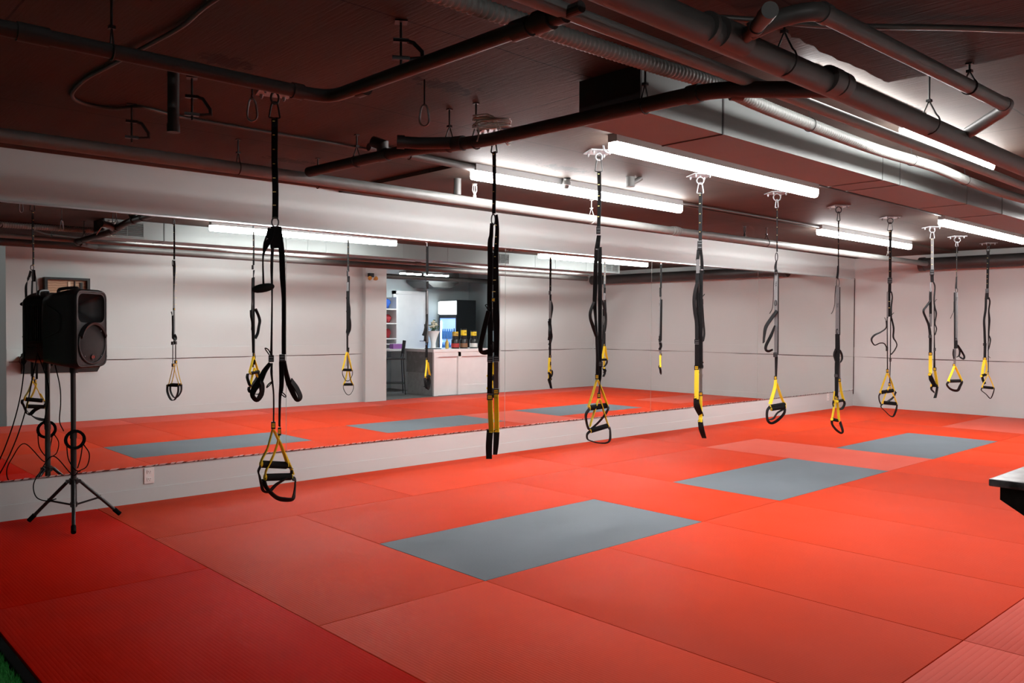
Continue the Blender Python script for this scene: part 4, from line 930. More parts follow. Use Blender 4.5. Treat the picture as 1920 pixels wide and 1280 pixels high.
  ('W', [(-0.008, -0.7019, 0.0456), (-0.0119, -0.8007, 0.0532)]),
  ('W', [(-0.0206, -0.793, 0.0304), (-0.0231, -0.9452, 0.0319), (-0.0389, -1.0975, 0.0304), (-0.0321, -1.2499, 0.0342), (-0.0226, -1.4632, 0.0342)]),
  ('L', [(0.014, -0.7706, 0.0182), (0.0282, -0.8391, 0.0198), (0.0167, -0.9606, 0.0198), (0.0252, -1.0974, 0.0304), (0.0207, -1.2495, 0.0228), (0.0196, -1.4017, 0.0152)]),
  ('L', [(0.0216, -1.3103, 0.0152), (0.0422, -1.3709, 0.0167), (0.0335, -1.4547, 0.0152), (0.018, -1.5235, 0.0152)]),
  ('B', (-0.0261, -1.4442), 0.0456, 0.038),
  ('W', [(-0.0227, -1.4556, 0.038), (-0.0235, -1.6311, 0.0365)]),
  ('W', [(0.0163, -1.4017, 0.0122), (0.0216, -1.7823, 0.0106), (0.0191, -1.8434, 0.0106)]),
  ('C', [(0.0191, -1.6072), (0.0325, -1.6221), (0.0459, -1.637)]),
  ('T', (-0.0233, -1.6463), 0.0471, 0.038),
  ('T', (0.0192, -1.851), 0.0182, 0.038),
  ('Y', [(-0.0264, -1.6616, 0.038), (-0.0446, -1.7843, 0.038), (-0.0531, -1.8916, 0.0342)]),
  ('Y', [(-0.0099, -1.6612, 0.0228), (0.0017, -1.7829, 0.0243), (-0.0103, -1.8672, 0.0228)]),
  ('Y', [(0.0162, -1.8739, 0.0122), (-0.0158, -1.9514, 0.0122), (-0.0542, -2.0522, 0.0137)]),
  ('Y', [(0.0228, -1.8737, 0.0137), (0.057, -1.9563, 0.0152), (0.0912, -2.0538, 0.0152)]),
  ('G', (-0.0631, -1.8919), (-0.0102, -1.8748), 0.038),
  ('G', (-0.0475, -2.0519), (0.0848, -2.0655), 0.0395),
  ('L', [(-0.0531, -1.8916, 0.0304), (-0.0423, -1.9523, 0.038), (-0.015, -2.0086, 0.038)]),
  ('L', [(-0.0474, -2.0596, 0.0137), (-0.0602, -2.0984, 0.0137), (0.0003, -2.1568, 0.0137), (0.054, -2.2153, 0.0152), (0.0859, -2.1453, 0.0152), (0.0981, -2.0763, 0.0137), (0.0847, -2.0617, 0.0137)]),
 ]),
]# ------------------------------------------------------------------ suspension trainers
WHO = ['nearest suspension trainer, hanging by the loudspeaker with black loops flung out',
 'second suspension trainer from the left, both handles seen edge-on', 'third suspension trainer, one yellow handle above the other, below the ceiling pipe stub',
 'fourth suspension trainer, straps turned sideways with a twisted black foot loop', 'fifth suspension trainer, black loop drooping out to the left, handles together',
 'sixth suspension trainer, grey strap with yellow handles at uneven heights', 'seventh suspension trainer, thin straps bowing out both sides, by the far corner',
 'eighth suspension trainer, grey upper strap, two narrow yellow handles', 'ninth suspension trainer, single open triangle handle, far end wall behind',
 'tenth and farthest suspension trainer, one handle lying open beneath the other']
AN = ['nearest ceiling anchor plate, by the bend of the near drain pipe', 'anchor plate half hidden behind the waste pipe and cable coil', 'anchor plate above the third trainer, beside the end of the strip light',
 'anchor plate above the fourth trainer', 'anchor plate above the fifth trainer, at the right end of the near strip light', 'anchor plate above the sixth trainer',
 'anchor plate above the seventh trainer', 'anchor plate above the eighth trainer, at the far strip light', 'anchor plate above the ninth trainer', 'anchor plate above the tenth, farthest trainer']
DEP = Vector((0, 1, 0))
def trainer(i, d):
    # ceiling plate with eye bolt
    a = thing('ceiling_anchor', AN[i], 'anchor', (d['pos'][0], d['pos'][1], ZC), -d['az'] * .6, 'ceiling anchors of the trainers')
    MB().box((0, 0, -.004), (.17, .17, .008), None, .002).build('plate', 'galv', a)
    nb = MB()
    for sx in (-1, 1):
        for sy in (-1, 1):
            nb.lathe([(0, -.022), (.009, -.022), (.009, -.008), (0, -.008)], (sx*.058, sy*.058, 0), 6).cyl((sx*.058, sy*.058, -.008), (sx*.058, sy*.058, -.030), .005, 8)
    nb.build('bolts', 'galv', a)
    rx, rz, ra, rb = d['ring']
    ra = max(ra, .020); rb = max(rb, .020)
    ringmat = 'blacksteel' if i in (0, 1, 5, 6, 9) else 'galv'
    MB().torus((0, 0, rz), ra, .0058, (0, 1, 0), 24, 8, rb).cyl((0, 0, -.006), (0, 0, rz + rb), .008, 10).build('eye_bolt', ringmat, a, None, 60)
    # the trainer itself
    t = thing('suspension_trainer', WHO[i], 'suspension trainer', d['pos'], -d['az'], 'suspension trainers hanging in a row')
    lx, lz, la, lb = d['link']
    la = max(la, .010); lb = max(lb, .022)
    n = (0, 1, 0)
    tp = rz - rb + (.020 if i == 2 else .011); bt = lz - lb
    lz = (tp + bt) / 2; lb = (tp - bt) / 2
    pts = [(lx - la*.55, 0, lz + lb*.8), (lx, 0, lz + lb), (lx + la*.55, 0, lz + lb*.8), (lx + la, 0, lz - lb*.6), (lx + la*.9, 0, lz - lb), (lx - la*.9, 0, lz - lb), (lx - la, 0, lz - lb*.6)]
    MB().tube(pts, .0046, 8, True, 4).build('carabiner', 'blacksteel' if i in (0, 1, 2, 5, 6, 9) else 'galv', t, None, 60)
    nd = 0
    lastgrip = None
    for e in d['els']:
        c = e[0]; nd += 1
        off = Vector((0, ((nd * 5) % 9 - 4) * .0022, 0))
        SK = 0.0 if i in (1, 3) else (.55 if c in 'YGLT' else .25)
        P3 = lambda q, dy=0.0: Vector((q[0], dy + SK * q[0], q[1])) + off
        if c in ('A', 'AK'):
            an = MB().ribbon([P3(q) for q in e[1]], [max(.004, q[2]) for q in e[1]], .0035, DEP, .034, 4).build('anchor_strap', 'web' if c == 'A' else 'webgrey', t)
            mb = MB()
            for z in e[2]:
                w = max(.004, e[1][0][2]); x = e[1][0][0] + (e[1][-1][0] - e[1][0][0]) * (z - e[1][0][1]) / (e[1][-1][1] - e[1][0][1])
                yy = off.y - .0022 if w > .02 else off.y - .017
                for sgn in ((-1, 1) if w > .02 else (-1,)):
                    mb.box((x, off.y + sgn * .0023 if w > .02 else off.y - .0165, z), (w * .62 if w > .02 else .005, .0012, .0045))
            mb.build('stitching', 'stitch', an)
        elif c == 'S':
            mb = MB()
            for q in e[1]: mb.box((q[0], off.y - .012, q[1]), (q[2], .0015, .0045)).box((q[0], off.y + .010, q[1]), (q[2], .0015, .0045))
            mb.build('stitching', 'stitch', t)
        elif c in 'WK':
            MB().ribbon([P3(q) for q in e[1]], [max(.0042, q[2]) for q in e[1]], .0038, DEP, .036, 6 if len(e[1]) > 2 else 0).build('main_strap', 'web' if c == 'W' else 'webgrey', t)
        elif c == 'Y':
            MB().ribbon([P3(q) for q in e[1]], [max(.0055, q[2]) for q in e[1]], .0050, DEP, .030, 6 if len(e[1]) > 2 else 0).build('handle_webbing', 'yellow', t)
        elif c == 'L':
            m_ = len(e[1])
            MB().ribbon([P3(q, .03 * math.sin(PI * k / max(1, m_ - 1)) - .01) for k, q in enumerate(e[1])], [max(.0060, q[2]) for q in e[1]], .0058, DEP, .038, 6).build('foot_loop', 'web', t)
        elif c == 'V':
            m_ = len(e[1])
            for s in (-1, 1):
                MB().ribbon([P3(q, s * (.006 + .052 * k / (m_ - 1))) for k, q in enumerate(e[1])], [q[2] for q in e[1]], .0050, DEP, None, 6).build('handle_webbing', 'yellow', t)
        elif c == 'D':
            a0, a1, a2 = e[1]
            path = [P3(a0, -.062), P3(a1, -.060), P3(a2, -.022), P3(a2, .022), P3(a1, .060), P3(a0, .062)]
            bm_ = catmull(path, 6); lw = [a0[2], a1[2], a2[2], a2[2], a1[2], a0[2]]
            mb = MB(); ring = []
            for k, p in enumerate(bm_):
                tt = (bm_[min(k + 1, len(bm_) - 1)] - bm_[max(k - 1, 0)]).normalized(); lat = Vector((1, 0, 0)); lat = (lat - tt * lat.dot(tt)).normalized(); nn = tt.cross(lat)
                f = k / 6; j = min(int(f), 4); w_ = (lw[j] + (lw[j + 1] - lw[j]) * (f - j)) / 2
                ring.append([p + lat * w_ + nn * .003, p - lat * w_ + nn * .003, p - lat * w_ - nn * .003, p + lat * w_ - nn * .003])
            mb.rings(ring).build('foot_loop', 'web', t)
        elif c == 'C':
            MB().tube([P3(q, -.008) for q in e[1]], .0030, 8, False, 6 if len(e[1]) > 2 else 0).build('cord', 'web', t)
        elif c == 'G':
            p, q = P3(e[1]), P3(e[2]); r = max(.0125, e[3] / 2); ax = (q - p)
            if i not in (0, 2, 4, 6) and ax.length < .07:            # grip turned away from view
                ax2 = ax + Vector((0, math.sqrt(max(.0, .115**2 - ax.length**2)), 0)); p = p - Vector((0, ax2.y / 2, 0)); q = p + ax2
            u = (q - p).normalized()
            g = MB().tube([p, p + u * .004, q - u * .004, q], [r * .82, r, r, r * .82], 20).build('handle_grip', 'foam', t, None, 40)
            MB().cyl(p - u * .003, p + u * .001, r * .9, 16).build('end_ring', 'yellow', g, None, 40)
            MB().cyl(q - u * .001, q + u * .003, r * .9, 16).build('end_ring', 'yellow', g, None, 40)
        elif c == 'P':
            p, q = P3(e[1]), P3(e[2]); r = e[3]
            u = q - p; pr = [p + u * s for s in (0, .06, .2, .4, .6, .8, .94, 1)]
            MB().tube(pr, [r*.35, r*.7, r*1.0, r*1.15, r*1.15, r*1.0, r*.7, r*.3], 16).build('foot_cradle', 'foam', t, None, 60)
        elif c == 'T':
            x, z = e[1]; w, h = e[2], e[3]
            f = MB().box((x, off.y, z), (w, .016, h), None, min(w, .02) * .08).build('name_tag', 'buckle', t)
            for s in (-1, 1):
                MB().box((x, off.y + s * .0078, z), (w * .66, .002, h * .60)).build('tag_face', 'tagy', f)
                mb = lettering(MB(), 'TRX', (x, off.y + s * .0094, z), w * .58, h * .42, None if s < 0 else Matrix.Rotation(PI, 3, 'Z'))
                mb.build('lettering', 'inkblack', f)
        elif c == 'B':
            x, z = e[1]; w, h = max(e[2], .012), e[3]
            b = MB().box((x, off.y, z), (w, .020, h), None, min(w, h) * .12).build('cam_buckle', 'buckle', t)
            MB().box((x, off.y - .0102, z + h*.18), (w*.72, .0015, .0030)).box((x, off.y - .0102, z - h*.22), (w*.72, .0015, .0030)).box((x, off.y + .0102, z), (w*.72, .0015, .0030)).build('buckle_bar', 'galv', b)
        elif c == 'H':
            x, z = e[1]; w, h = max(e[2] * .6, .007), max(e[3], .010)
            MB().torus((x, off.y - .006, z), w, .0040, n, 20, 8, h).build('ring', 'buckle', t, None, 60)
        elif c == 'X':
            x, z = e[1]; w, h, rot, s, ink = e[2], e[3], e[4], e[5], e[6]
            R = Matrix.Rotation(-rot, 3, 'Y')
            ww = max(e[2], .012)
            lettering(MB(), s, (x, off.y - .020, z), ww, max(h, .012), R).build('lettering', 'inkwhite' if ink == 'white' else 'inkblack', t)
    return t
for i, d in enumerate(STRAPS): trainer(i, d)

# snap hooks left on other ceiling eyes
def hook(x, y, drop, label, size=.055):
    t = thing('snap_hook', label, 'snap hook', (x, y, ZC), -.7, 'spare snap hooks hanging from the ceiling')
    MB().cyl((0, 0, .003), (0, 0, -drop), .0042, 8).torus((0, 0, -drop - .008), .011, .0035, (1, 0, 0), 16, 6).build('eye_screw', 'blacksteel', t)
    c = -drop - .015 - size
    MB().tube([(0, 0, c + size), (size*.30, 0, c + size*.7), (size*.46, 0, c - size*.55), (size*.2, 0, c - size), (-size*.2, 0, c - size), (-size*.46, 0, c - size*.55), (-size*.30, 0, c + size*.7)], .0052, 8, True, 4).build('hook', 'galv', t, None, 60)
hook(1.93, 4.06, .035, 'spare steel snap hook beside the nearest trainer anchor')
hook(2.47, 3.31, .11, 'spare snap hook hanging by the blackened ceiling patch', .05)
tag(MB().tube([(4.23, 3.68, 2.563), (4.235, 3.67, 2.525), (4.26, 3.66, 2.512), (4.285, 3.65, 2.525), (4.29, 3.64, 2.563)], .007, 8, False, 4).build('cable_clip', 'galv', None, None, 60), 'small steel loop screwed to the ceiling beside the near strip light', 'clip')
# white cable coiled on the waste pipe
t = thing('cable_coil', 'coil of pale cable tied over the waste pipe, above the second trainer', 'cable coil', (2.93, 3.33, 2.43))
mb = MB()
for k in range(7):
    a = random.uniform(-.25, .25); r = random.uniform(.070, .085)
    pts = [Vector((r * 1.25 * math.cos(b), r * .8 * math.sin(b), .006 * k - .02 + .012 * math.sin(b + k))) for b in [2*PI*j/18 for j in range(18)]]
    mb.tube([Matrix.Rotation(-.9 + a, 3, 'Z') @ p for p in pts], .0042, 6, True)
mb.build('loops', 'cablewhite', t, None, 60)
MB().tube([(-.09, .05, .03), (-.03, -.02, .03), (.01, -.05, -.06), (.05, -.065, -.115), (.085, -.05, -.11)], .0042, 6, False, 6).tube([(-.07, .05, .02), (-.02, -.03, .025), (.02, -.06, -.06), (.055, -.07, -.11)], .0042, 6, False, 6).tube([(-.06, .06, .0), (-.09, .0, -.06), (-.12, -.02, -.12)], .0042, 6, False, 6).build('loose_end', 'cablewhite', t, None, 60)

# ------------------------------------------------------------------ loudspeaker and stand
SX, SY = 1.640, 6.160
stand = thing('speaker_stand', 'black tripod stand carrying the loudspeaker in the left corner', 'stand', (SX, SY, 0))
MB().cyl((0, 0, .10), (0, 0, .60), .0185, 18).build('lower_pole', 'blacksteel', stand, None, 40)
MB().cyl((0, 0, .58), (0, 0, 1.05), .0165, 18).build('upper_pole', 'blacksteel', stand, None, 40)
MB().cyl((0, 0, .570), (0, 0, .612), .022, 18).build('collar', 'blacksteel', stand, None, 40)
MB().cyl((0, 0, .258), (0, 0, .298), .028, 18).box((.02, -.03, .28), (.03, .025, .022)).box((-.032, .0, .28), (.03, .025, .022)).box((.012, .032, .28), (.025, .03, .022)).build('hub', 'blacksteel', stand, None, 40)
MB().cyl((0, 0, .105), (0, 0, .135), .023, 18).build('lower_collar', 'blacksteel', stand, None, 40)
for (fx, fy) in ((-.234, .16), (.285, -.03), (-.105, -.385)):
    u = Vector((fx, fy, 0)); a = u.normalized() * .034 + Vector((0, 0, .280)); b = u + Vector((0, 0, .018))
    lg = MB().cyl(a, b, .0115, 14).build('leg', 'blacksteel', stand, None, 40)
    MB().cyl(b + (a - b).normalized() * .05, b - (a - b).normalized() * .004, .0155, 14).build('rubber_foot', 'rubber', lg, None, 40)
    mid = a + (b - a) * .50
    MB().tube([mid, u.normalized() * .02 + Vector((0, 0, .118))], .0065, 10).cyl(mid + Vector((0, 0, -.012)), mid + Vector((0, 0, .014)), .009, 8).build('brace', 'blacksteel', stand, None, 40)

PH = math.radians(52)                # front turned into the room
sp = thing('loudspeaker', 'large black moulded loudspeaker on the tripod stand against the mirror', 'loudspeaker', (SX - .010, SY - .012, 1.052), -PH)
# local axes: +X = front, +Y = left of the cabinet, Z up
Hs = .530
def rrect(w, h, r, n=5):
    out = []
    for (sx, sy, a0) in ((1, 1, 0), (-1, 1, 90), (-1, -1, 180), (1, -1, 270)):
        for k in range(n + 1):
            a = math.radians(a0 + 90 * k / n); out.append((sx * (w/2 - r) + r * math.cos(a), sy * (h/2 - r) + r * math.sin(a)))
    return out
secs = []
for (x, w, h, r, dz) in ((-.158, .150, .42, .030, -.010), (-.150, .175, .445, .035, -.008), (-.06, .235, .482, .040, -.003), (.06, .302, .515, .045, 0), (.118, .325, Hs, .055, 0), (.140, .318, Hs - .010, .055, 0)):
    secs.append([(x, p[0], Hs/2 + dz + p[1]) for p in rrect(w, h, r)])
cab = MB(); cab.rings(secs, caps=False); cab.bm.verts.ensure_lookup_table(); cab.bm.faces.new([cab.bm.verts[k] for k in range(len(secs[0]))][::-1])
cab.build('cabinet', 'plastic', sp, None, 50)
fz = Hs/2
bez = []
for (x, w, h, r, z) in ((.138, .316, Hs - .012, .055, fz), (.152, .306, Hs - .022, .05, fz), (.152, .290, Hs - .040, .045, fz), (.148, .284, Hs - .046, .045, fz),
                        (.148, .268, .192, .045, .402), (.128, .262, .186, .04, .402), (.085, .19, .13, .03, .402), (.050, .08, .075, .02, .402), (.02, .06, .06, .02, .402)):
    bez.append([(x, p[0], z + p[1]) for p in rrect(w, h, r)])
fb = MB(); fb.rings(bez, caps=False); fb.bm.verts.ensure_lookup_table(); nv = len(bez[0]); fb.bm.faces.new([fb.bm.verts[len(fb.bm.verts) - nv + k] for k in range(nv)])
fb.build('front_baffle', 'plastic', sp, None, 40)
MB().tube([(.152, .134 * math.cos(a), .165 + .134 * math.sin(a)) for a in [2*PI*k/40 for k in range(40)]], .008, 8, True).build('woofer_ring', 'plastic', sp, None, 60)
lip = MB().rings([[(.147, y_, .165 + math.sqrt(.146**2 - y_**2)), (.176, y_ * .93, .165 + math.sqrt(.146**2 - y_**2) - .004), (.172, y_ * .90, .165 + math.sqrt(.146**2 - y_**2) - .020), (.147, y_ * .88, .165 + math.sqrt(.146**2 - y_**2) - .022)] for y_ in [-.135 + .27 * k / 16 for k in range(17)]])
lip.build('brow', 'plastic', sp, None, 50)
g = MB().lathe([(0, .012), (.05, .011), (.10, .007), (.128, 0), (.128, -.006), (0, -.006)], (.153, 0, .165), 40, Matrix.Rotation(PI/2, 3, 'Y')).build('grille', 'grille', sp, None, 50)
sb = MB()
for a in (45, 135, 225, 315):
    sb.lathe([(0, .004), (.004, .003), (.004, -.004), (0, -.004)], (.158, .118 * math.cos(math.radians(a)), .165 + .118 * math.sin(math.radians(a))), 8, Matrix.Rotation(PI/2, 3, 'Y'))
sb.build('screws', 'galv', g)
lg = MB().lathe([(0, .003), (.018, .002), (.018, -.004), (0, -.004)], (.166, -.012, .075), 24, Matrix.Rotation(PI/2, 3, 'Y')).build('badge', 'plastic', sp)
lettering(MB(), 'CV', (.1695, -.012, .075), .030, .026, Matrix.Rotation(PI/2, 3, 'Z')).build('lettering', 'redlogo', lg)
# side panel swage line, recessed grip, back ribs and controls
for s in (1, -1):
    MB().tube([(-.13, s*.098, .20), (-.02, s*.1345, .235), (.015, s*.1455, .255), (.02, s*.1470, .30), (.02, s*.1465, .36), (-.10, s*.108, .42)], .0032, 6, False, 6).build('swage_line', 'plastic', sp)
    MB().box((-.055, s*.1185, .345), (.05, .012, .012), Matrix.Rotation(s*.3, 3, 'Z')).build('slot', 'ductdark', sp)
MB().tube([(-.10, 0, Hs - .026), (-.085, 0, Hs + .002), (.03, 0, Hs + .010), (.05, 0, Hs - .004)], .011, 10, False, 5).build('carry_handle', 'plastic', sp, None, 50)
bp = MB().box((-.161, 0, .30), (.010, .135, .26), None, .003).build('heat_sink', 'plastic', sp)
rb = MB()
for k in range(9): rb.box((-.170, -.056 + .014 * k, .30), (.014, .0045, .25))
rb.build('fins', 'plastic', bp)
cp = MB().box((-.161, 0, .10), (.008, .125, .11), None, .003).build('control_panel', 'ductdark', sp)
kb = MB()
for k in range(4): kb.lathe([(0, .012), (.007, .011), (.008, 0), (0, 0)], (-.165, -.042 + .028*k, .125), 12, Matrix.Rotation(-PI/2, 3, 'Y'))
kb.build('knobs', 'blacksteel', cp)
MB().cyl((0.014, 0, -.035), (0.014, 0, .012), .026, 16).build('pole_socket', 'blacksteel', sp, None, 40)
# cables
tag(MB().tube([Vector((SX - .03 + .0 + .062 * math.cos(a) * (1 + .12 * math.sin(a * .37)) * .0 + (.058 + .006 * math.sin(a*.31)) * math.cos(a) + .03, SY - .030 - .010 * math.sin(a * .23), .565 + (.058 + .006 * math.sin(a*.31)) * math.sin(a))) for a in [2*PI*k/20 for k in range(20*6)]], .0042, 8).build('coiled_cable', 'rubber', None, None, 60), 'black cable wound into a coil on the stand pole', 'cable')
tag(MB().tube([(SX - .055, SY - .045, .545), (SX - .045, SY - .05, .44), (SX - .005, SY - .045, .365), (SX + .03, SY - .04, .345)], .0036, 8, False, 8)
    .tube([(SX + .045, SY - .045, .535), (SX + .03, SY - .05, .44), (SX + .012, SY - .045, .37)], .0036, 8, False, 8)
    .tube([(SX + .05, SY - .045, .53), (SX + .085, SY - .05, .46), (SX + .07, SY - .05, .38), (SX + .02, SY - .045, .35), (SX - .02, SY - .04, .33), (1.501, 6.1, .47), (1.42, 6.1, .37), (1.385, 6.11, .29), (1.40, 6.10, .21), (1.46, 6.09, .178), (1.515, 6.09, .185)], .0036, 8, False, 8)
    .build('dangling_cable', 'rubber', None, None, 60), 'loose black cable looping from the coil down to the tripod leg', 'cable')
tag(MB().tube([(1.46, 6.31, 1.15), (1.44, 6.36, .98), (1.41, 6.375, .80), (1.35, 6.385, .58), (1.26, 6.40, .36), (1.12, 6.42, .14), (.98, 6.43, .006)], .0040, 8, False, 8).build('power_cable', 'rubber', None, None, 60), 'black cable dropping behind the loudspeaker to the floor by the mirror', 'cable')
tag(MB().tube([(1.545, 6.29, 1.14), (1.60, 6.335, .93), (1.605, 6.33, .80), (1.59, 6.30, .68), (1.60, 6.24, .615)], .0036, 8, False, 8).build('signal_cable', 'rubber', None, None, 60), 'short black cable from the loudspeaker back to the coil', 'cable')

# ------------------------------------------------------------------ wall fittings
def outlet(x, label):
    t = thing('wall_outlet', label, 'outlet', (x, YW, .197), 0, 'outlets low on the mirror wall')
    MB().box((0, -.004, 0), (.074, .008, .118), None, .0025).build('cover_plate', 'outlet', t)
    for z in (.028, -.028):
        s = MB().box((0, -.009, z), (.034, .004, .030), None, .0015).build('socket', 'outlet', t)
        MB().box((-.0065, -.0113, z + .004), (.0025, .001, .010)).box((.0065, -.0113, z + .004), (.0025, .001, .008)).cyl((0, -.0105, z - .008), (0, -.0118, z - .008), .0026, 8).build('holes', 'socket', s)
outlet(2.253, 'white double outlet below the mirror, right of the loudspeaker stand')
outlet(13.13, 'white outlet below the mirror near the far corner')
t = thing('wall_shelf', 'black bracket shelf with a scuffed top on the wall facing the mirrors', 'shelf', (2.655, YO, .914))
MB().box2((0, 0, -.022), (1.01, .322, 0), .006).build('top', 'scuffed', t)
MB().prism([(0.008, -.022), (.300, -.022), (.300, -.062), (.008, -.235)], 'X', .030, .975).build('body', 'blackpaint', t)
t = thing('wall_case', 'shallow black framed case with tan boards, mirrored above the loudspeaker', 'wall case', (3.23, YO, 1.72))
f = MB()
w, h = .56, .50
f.box2((-w/2, 0, -h/2), (-w/2 + .035, .12, h/2)).box2((w/2 - .035, 0, -h/2), (w/2, .12, h/2)).box2((-w/2 + .035, 0, h/2 - .03), (w/2 - .035, .12, h/2)).box2((-w/2 + .035, 0, -h/2), (w/2 - .035, .12, -h/2 + .03))
f.build('frame', 'blackpaint', t)
MB().box2((-w/2 + .035, .0, -h/2 + .03), (w/2 - .035, .035, h/2 - .03)).build('backboard', 'tan', t)
MB().box2((.02, .036, -.10), (.05, .05, .20)).build('upright', 'cream', t)
MB().box2((.10, .036, -.16), (.11, .055, .21)).box2((.17, .036, -.16), (.20, .06, .19)).build('divider', 'blackpaint', t)
t = thing('emergency_light', 'small amber twin emergency light high on the concrete column', 'emergency light', (8.06, YO + .10, 2.20))
MB().box((0, .028, .02), (.10, .06, .07), None, .008).build('case', 'blackpaint', t)
for s in (-1, 1):
    MB().lathe([(.012, -.03), (.030, .0), (.036, .035), (.030, .045), (0, .048)], (s*.055, .075, -.045), 16, Matrix.Rotation(-1.15, 3, 'X') @ Matrix.Rotation(s*.35, 3, 'Y')).build('lamp', 'amber', t, None, 50)

# ------------------------------------------------------------------ reception seen in the mirror
c = thing('reception_counter', 'white panelled reception counter in the opening, reflected in the mirror', 'counter', (9.72, .27, 0))
MB().box2((-.02, -.92, .83), (1.49, .02, .885), .004).build('worktop', 'counter', c)
MB().box2((.02, -.88, -.012), (1.47, -.040, .83)).build('carcass', 'counter', c)
fr = MB()
for (a, b) in ((.0, .10), (.60, .67), (1.40, 1.47)): fr.box2((a, -.040, -.012), (b, .006, .83))
fr.box2((.10, -.040, .74), (1.40, .006, .83)); fr.build('face_frame', 'counter', c)
MB().box2((.012, -.88, -.012), (.02, -.04, .83)).build('grey_panel', 'greypanel', c)
MB().box2((-.004, -.89, .42), (.012, -.04, .83)).build('wood_panel', 'wood', c)
MB().box2((.67, -.040, -.012), (1.40, -.028, .17)).build('kick_board', 'counter', c)
TZ = .886
def tub(x, y, lab, label, z=TZ, r=.082, h=.235):
    t = thing('supplement_tub', label, 'tub', (x, y, z), random.uniform(-.4, .4), 'supplement tubs on the reception counter')
    MB().lathe([(0, 0), (r*.96, 0), (r, .01), (r, h*.70), (r*.92, h*.78), (r*.72, h*.82), (r*.72, h*.84), (0, h*.84)], (0, 0, 0), 28).build('body', 'tub', t, None, 40)
    MB().lathe([(0, h*.83), (r*.78, h*.83), (r*.78, h*.985), (r*.74, h), (0, h)], (0, 0, 0), 28).build('lid', 'tub', t, None, 40)
    l = MB().lathe([(r*1.004, h*.10), (r*1.010, h*.12), (r*1.010, h*.42), (r*1.004, h*.44)], (0, 0, 0), 28); l.build('label', lab, t, None, 40)
    return t
tub(10.45, .02, 'labelred', 'black tub with a red label on the counter')
tub(10.69, -.01, 'labelbrown', 'black tub with a brown label, middle of three on the counter')
tub(10.92, .03, 'labelwhite', 'black tub with a pale label, nearest the wall edge of the counter')
def small(x, y, lab, label, h):
    z = TZ + .235 + .0005
    t = thing('yellow_tin', label, 'tin', (x, y, z), 0, 'small tins stacked on the black tubs')
    MB().lathe([(0, 0), (.058, 0), (.060, .006), (.060, h*.86), (0, h*.86)], (0, 0, 0), 24).build('body', 'tub', t, None, 40)
    MB().lathe([(0, h*.85), (.060, h*.85), (.060, h), (0, h)], (0, 0, 0), 24).build('lid', 'labelyel' if lab == 'labelgold' else 'tub', t, None, 40)
    b = MB().lathe([(.0608, h*.16), (.0612, h*.18), (.0612, h*.78), (.0608, h*.80)], (0, 0, 0), 24).build('label', lab, t, None, 40)
    lettering(MB(), 'EAS', (0, .0625, h*.5), .075, h*.34, Matrix.Rotation(PI, 3, 'Z')).build('lettering', 'inkblack', b)
small(10.45, .02, 'labelgold', 'short dark tin on the red-labelled tub', .10)
small(10.69, -.01, 'labelyel', 'tall yellow tin on the middle tub', .165)
small(10.92, .03, 'labelyel', 'shorter yellow tin on the pale-labelled tub', .125)
t = tag(MB().lathe([(0, 0), (.035, 0), (.035, .13), (.02, .16), (.014, .165), (.014, .19), (0, .19)], (10.27, -.02, TZ), 16).build('drink_bottle', 'labelgold', None, None, 40), 'slim gold bottle left of the black tubs on the counter', 'bottle')
tag(MB().box((9.86, .06, TZ + .0075), (.26, .20, .014), None, .004).build('black_tray', 'plastic'), 'flat black tray lying on the counter', 'tray')
b = thing('bouquet', 'paper wrapped bouquet of cream flowers standing on the counter', 'bouquet', (10.08, -.22, TZ))
MB().lathe([(0, 0), (.055, 0), (.045, .10), (.07, .20), (.13, .34), (.135, .35), (.05, .30), (0, .30)], (0, 0, 0), 14).build('wrapping', 'white', b, None, 30)
fm = MB(); lm = MB()
for k in range(26):
    a = random.uniform(0, 2*PI); rr = random.uniform(0, .12); z = .40 + random.uniform(0, .14) - rr * .3
    p = Vector((rr * math.cos(a), rr * math.sin(a), z))
    if k % 2: fm.lathe([(0, -.015), (.02, -.01), (.032, .012), (.02, .02), (0, .014)], p, 8, Matrix.Rotation(random.uniform(-.6, .6), 3, 'X'))
    lm.tube([(rr*.3*math.cos(a), rr*.3*math.sin(a), .28), tuple(p)], .003, 5)
    q = p + Vector((random.uniform(-.05, .05), random.uniform(-.05, .05), random.uniform(-.06, .05)))
    lm.box(q, (.05, .022, .003), Matrix.Rotation(random.uniform(0, 6), 3, 'Z') @ Matrix.Rotation(random.uniform(-1, 1), 3, 'X'))
fm.build('flowers', 'petal', b); lm.build('leaves', 'leafg', b)
tag(MB().lathe([(0, 0), (.030, 0), (.030, .12), (.012, .15), (.012, .17), (0, .17)], (9.86, -.14, TZ), 14).build('spray_bottle', 'bottleblue', None, None, 40), 'small blue bottle on the counter beside the bouquet', 'bottle')

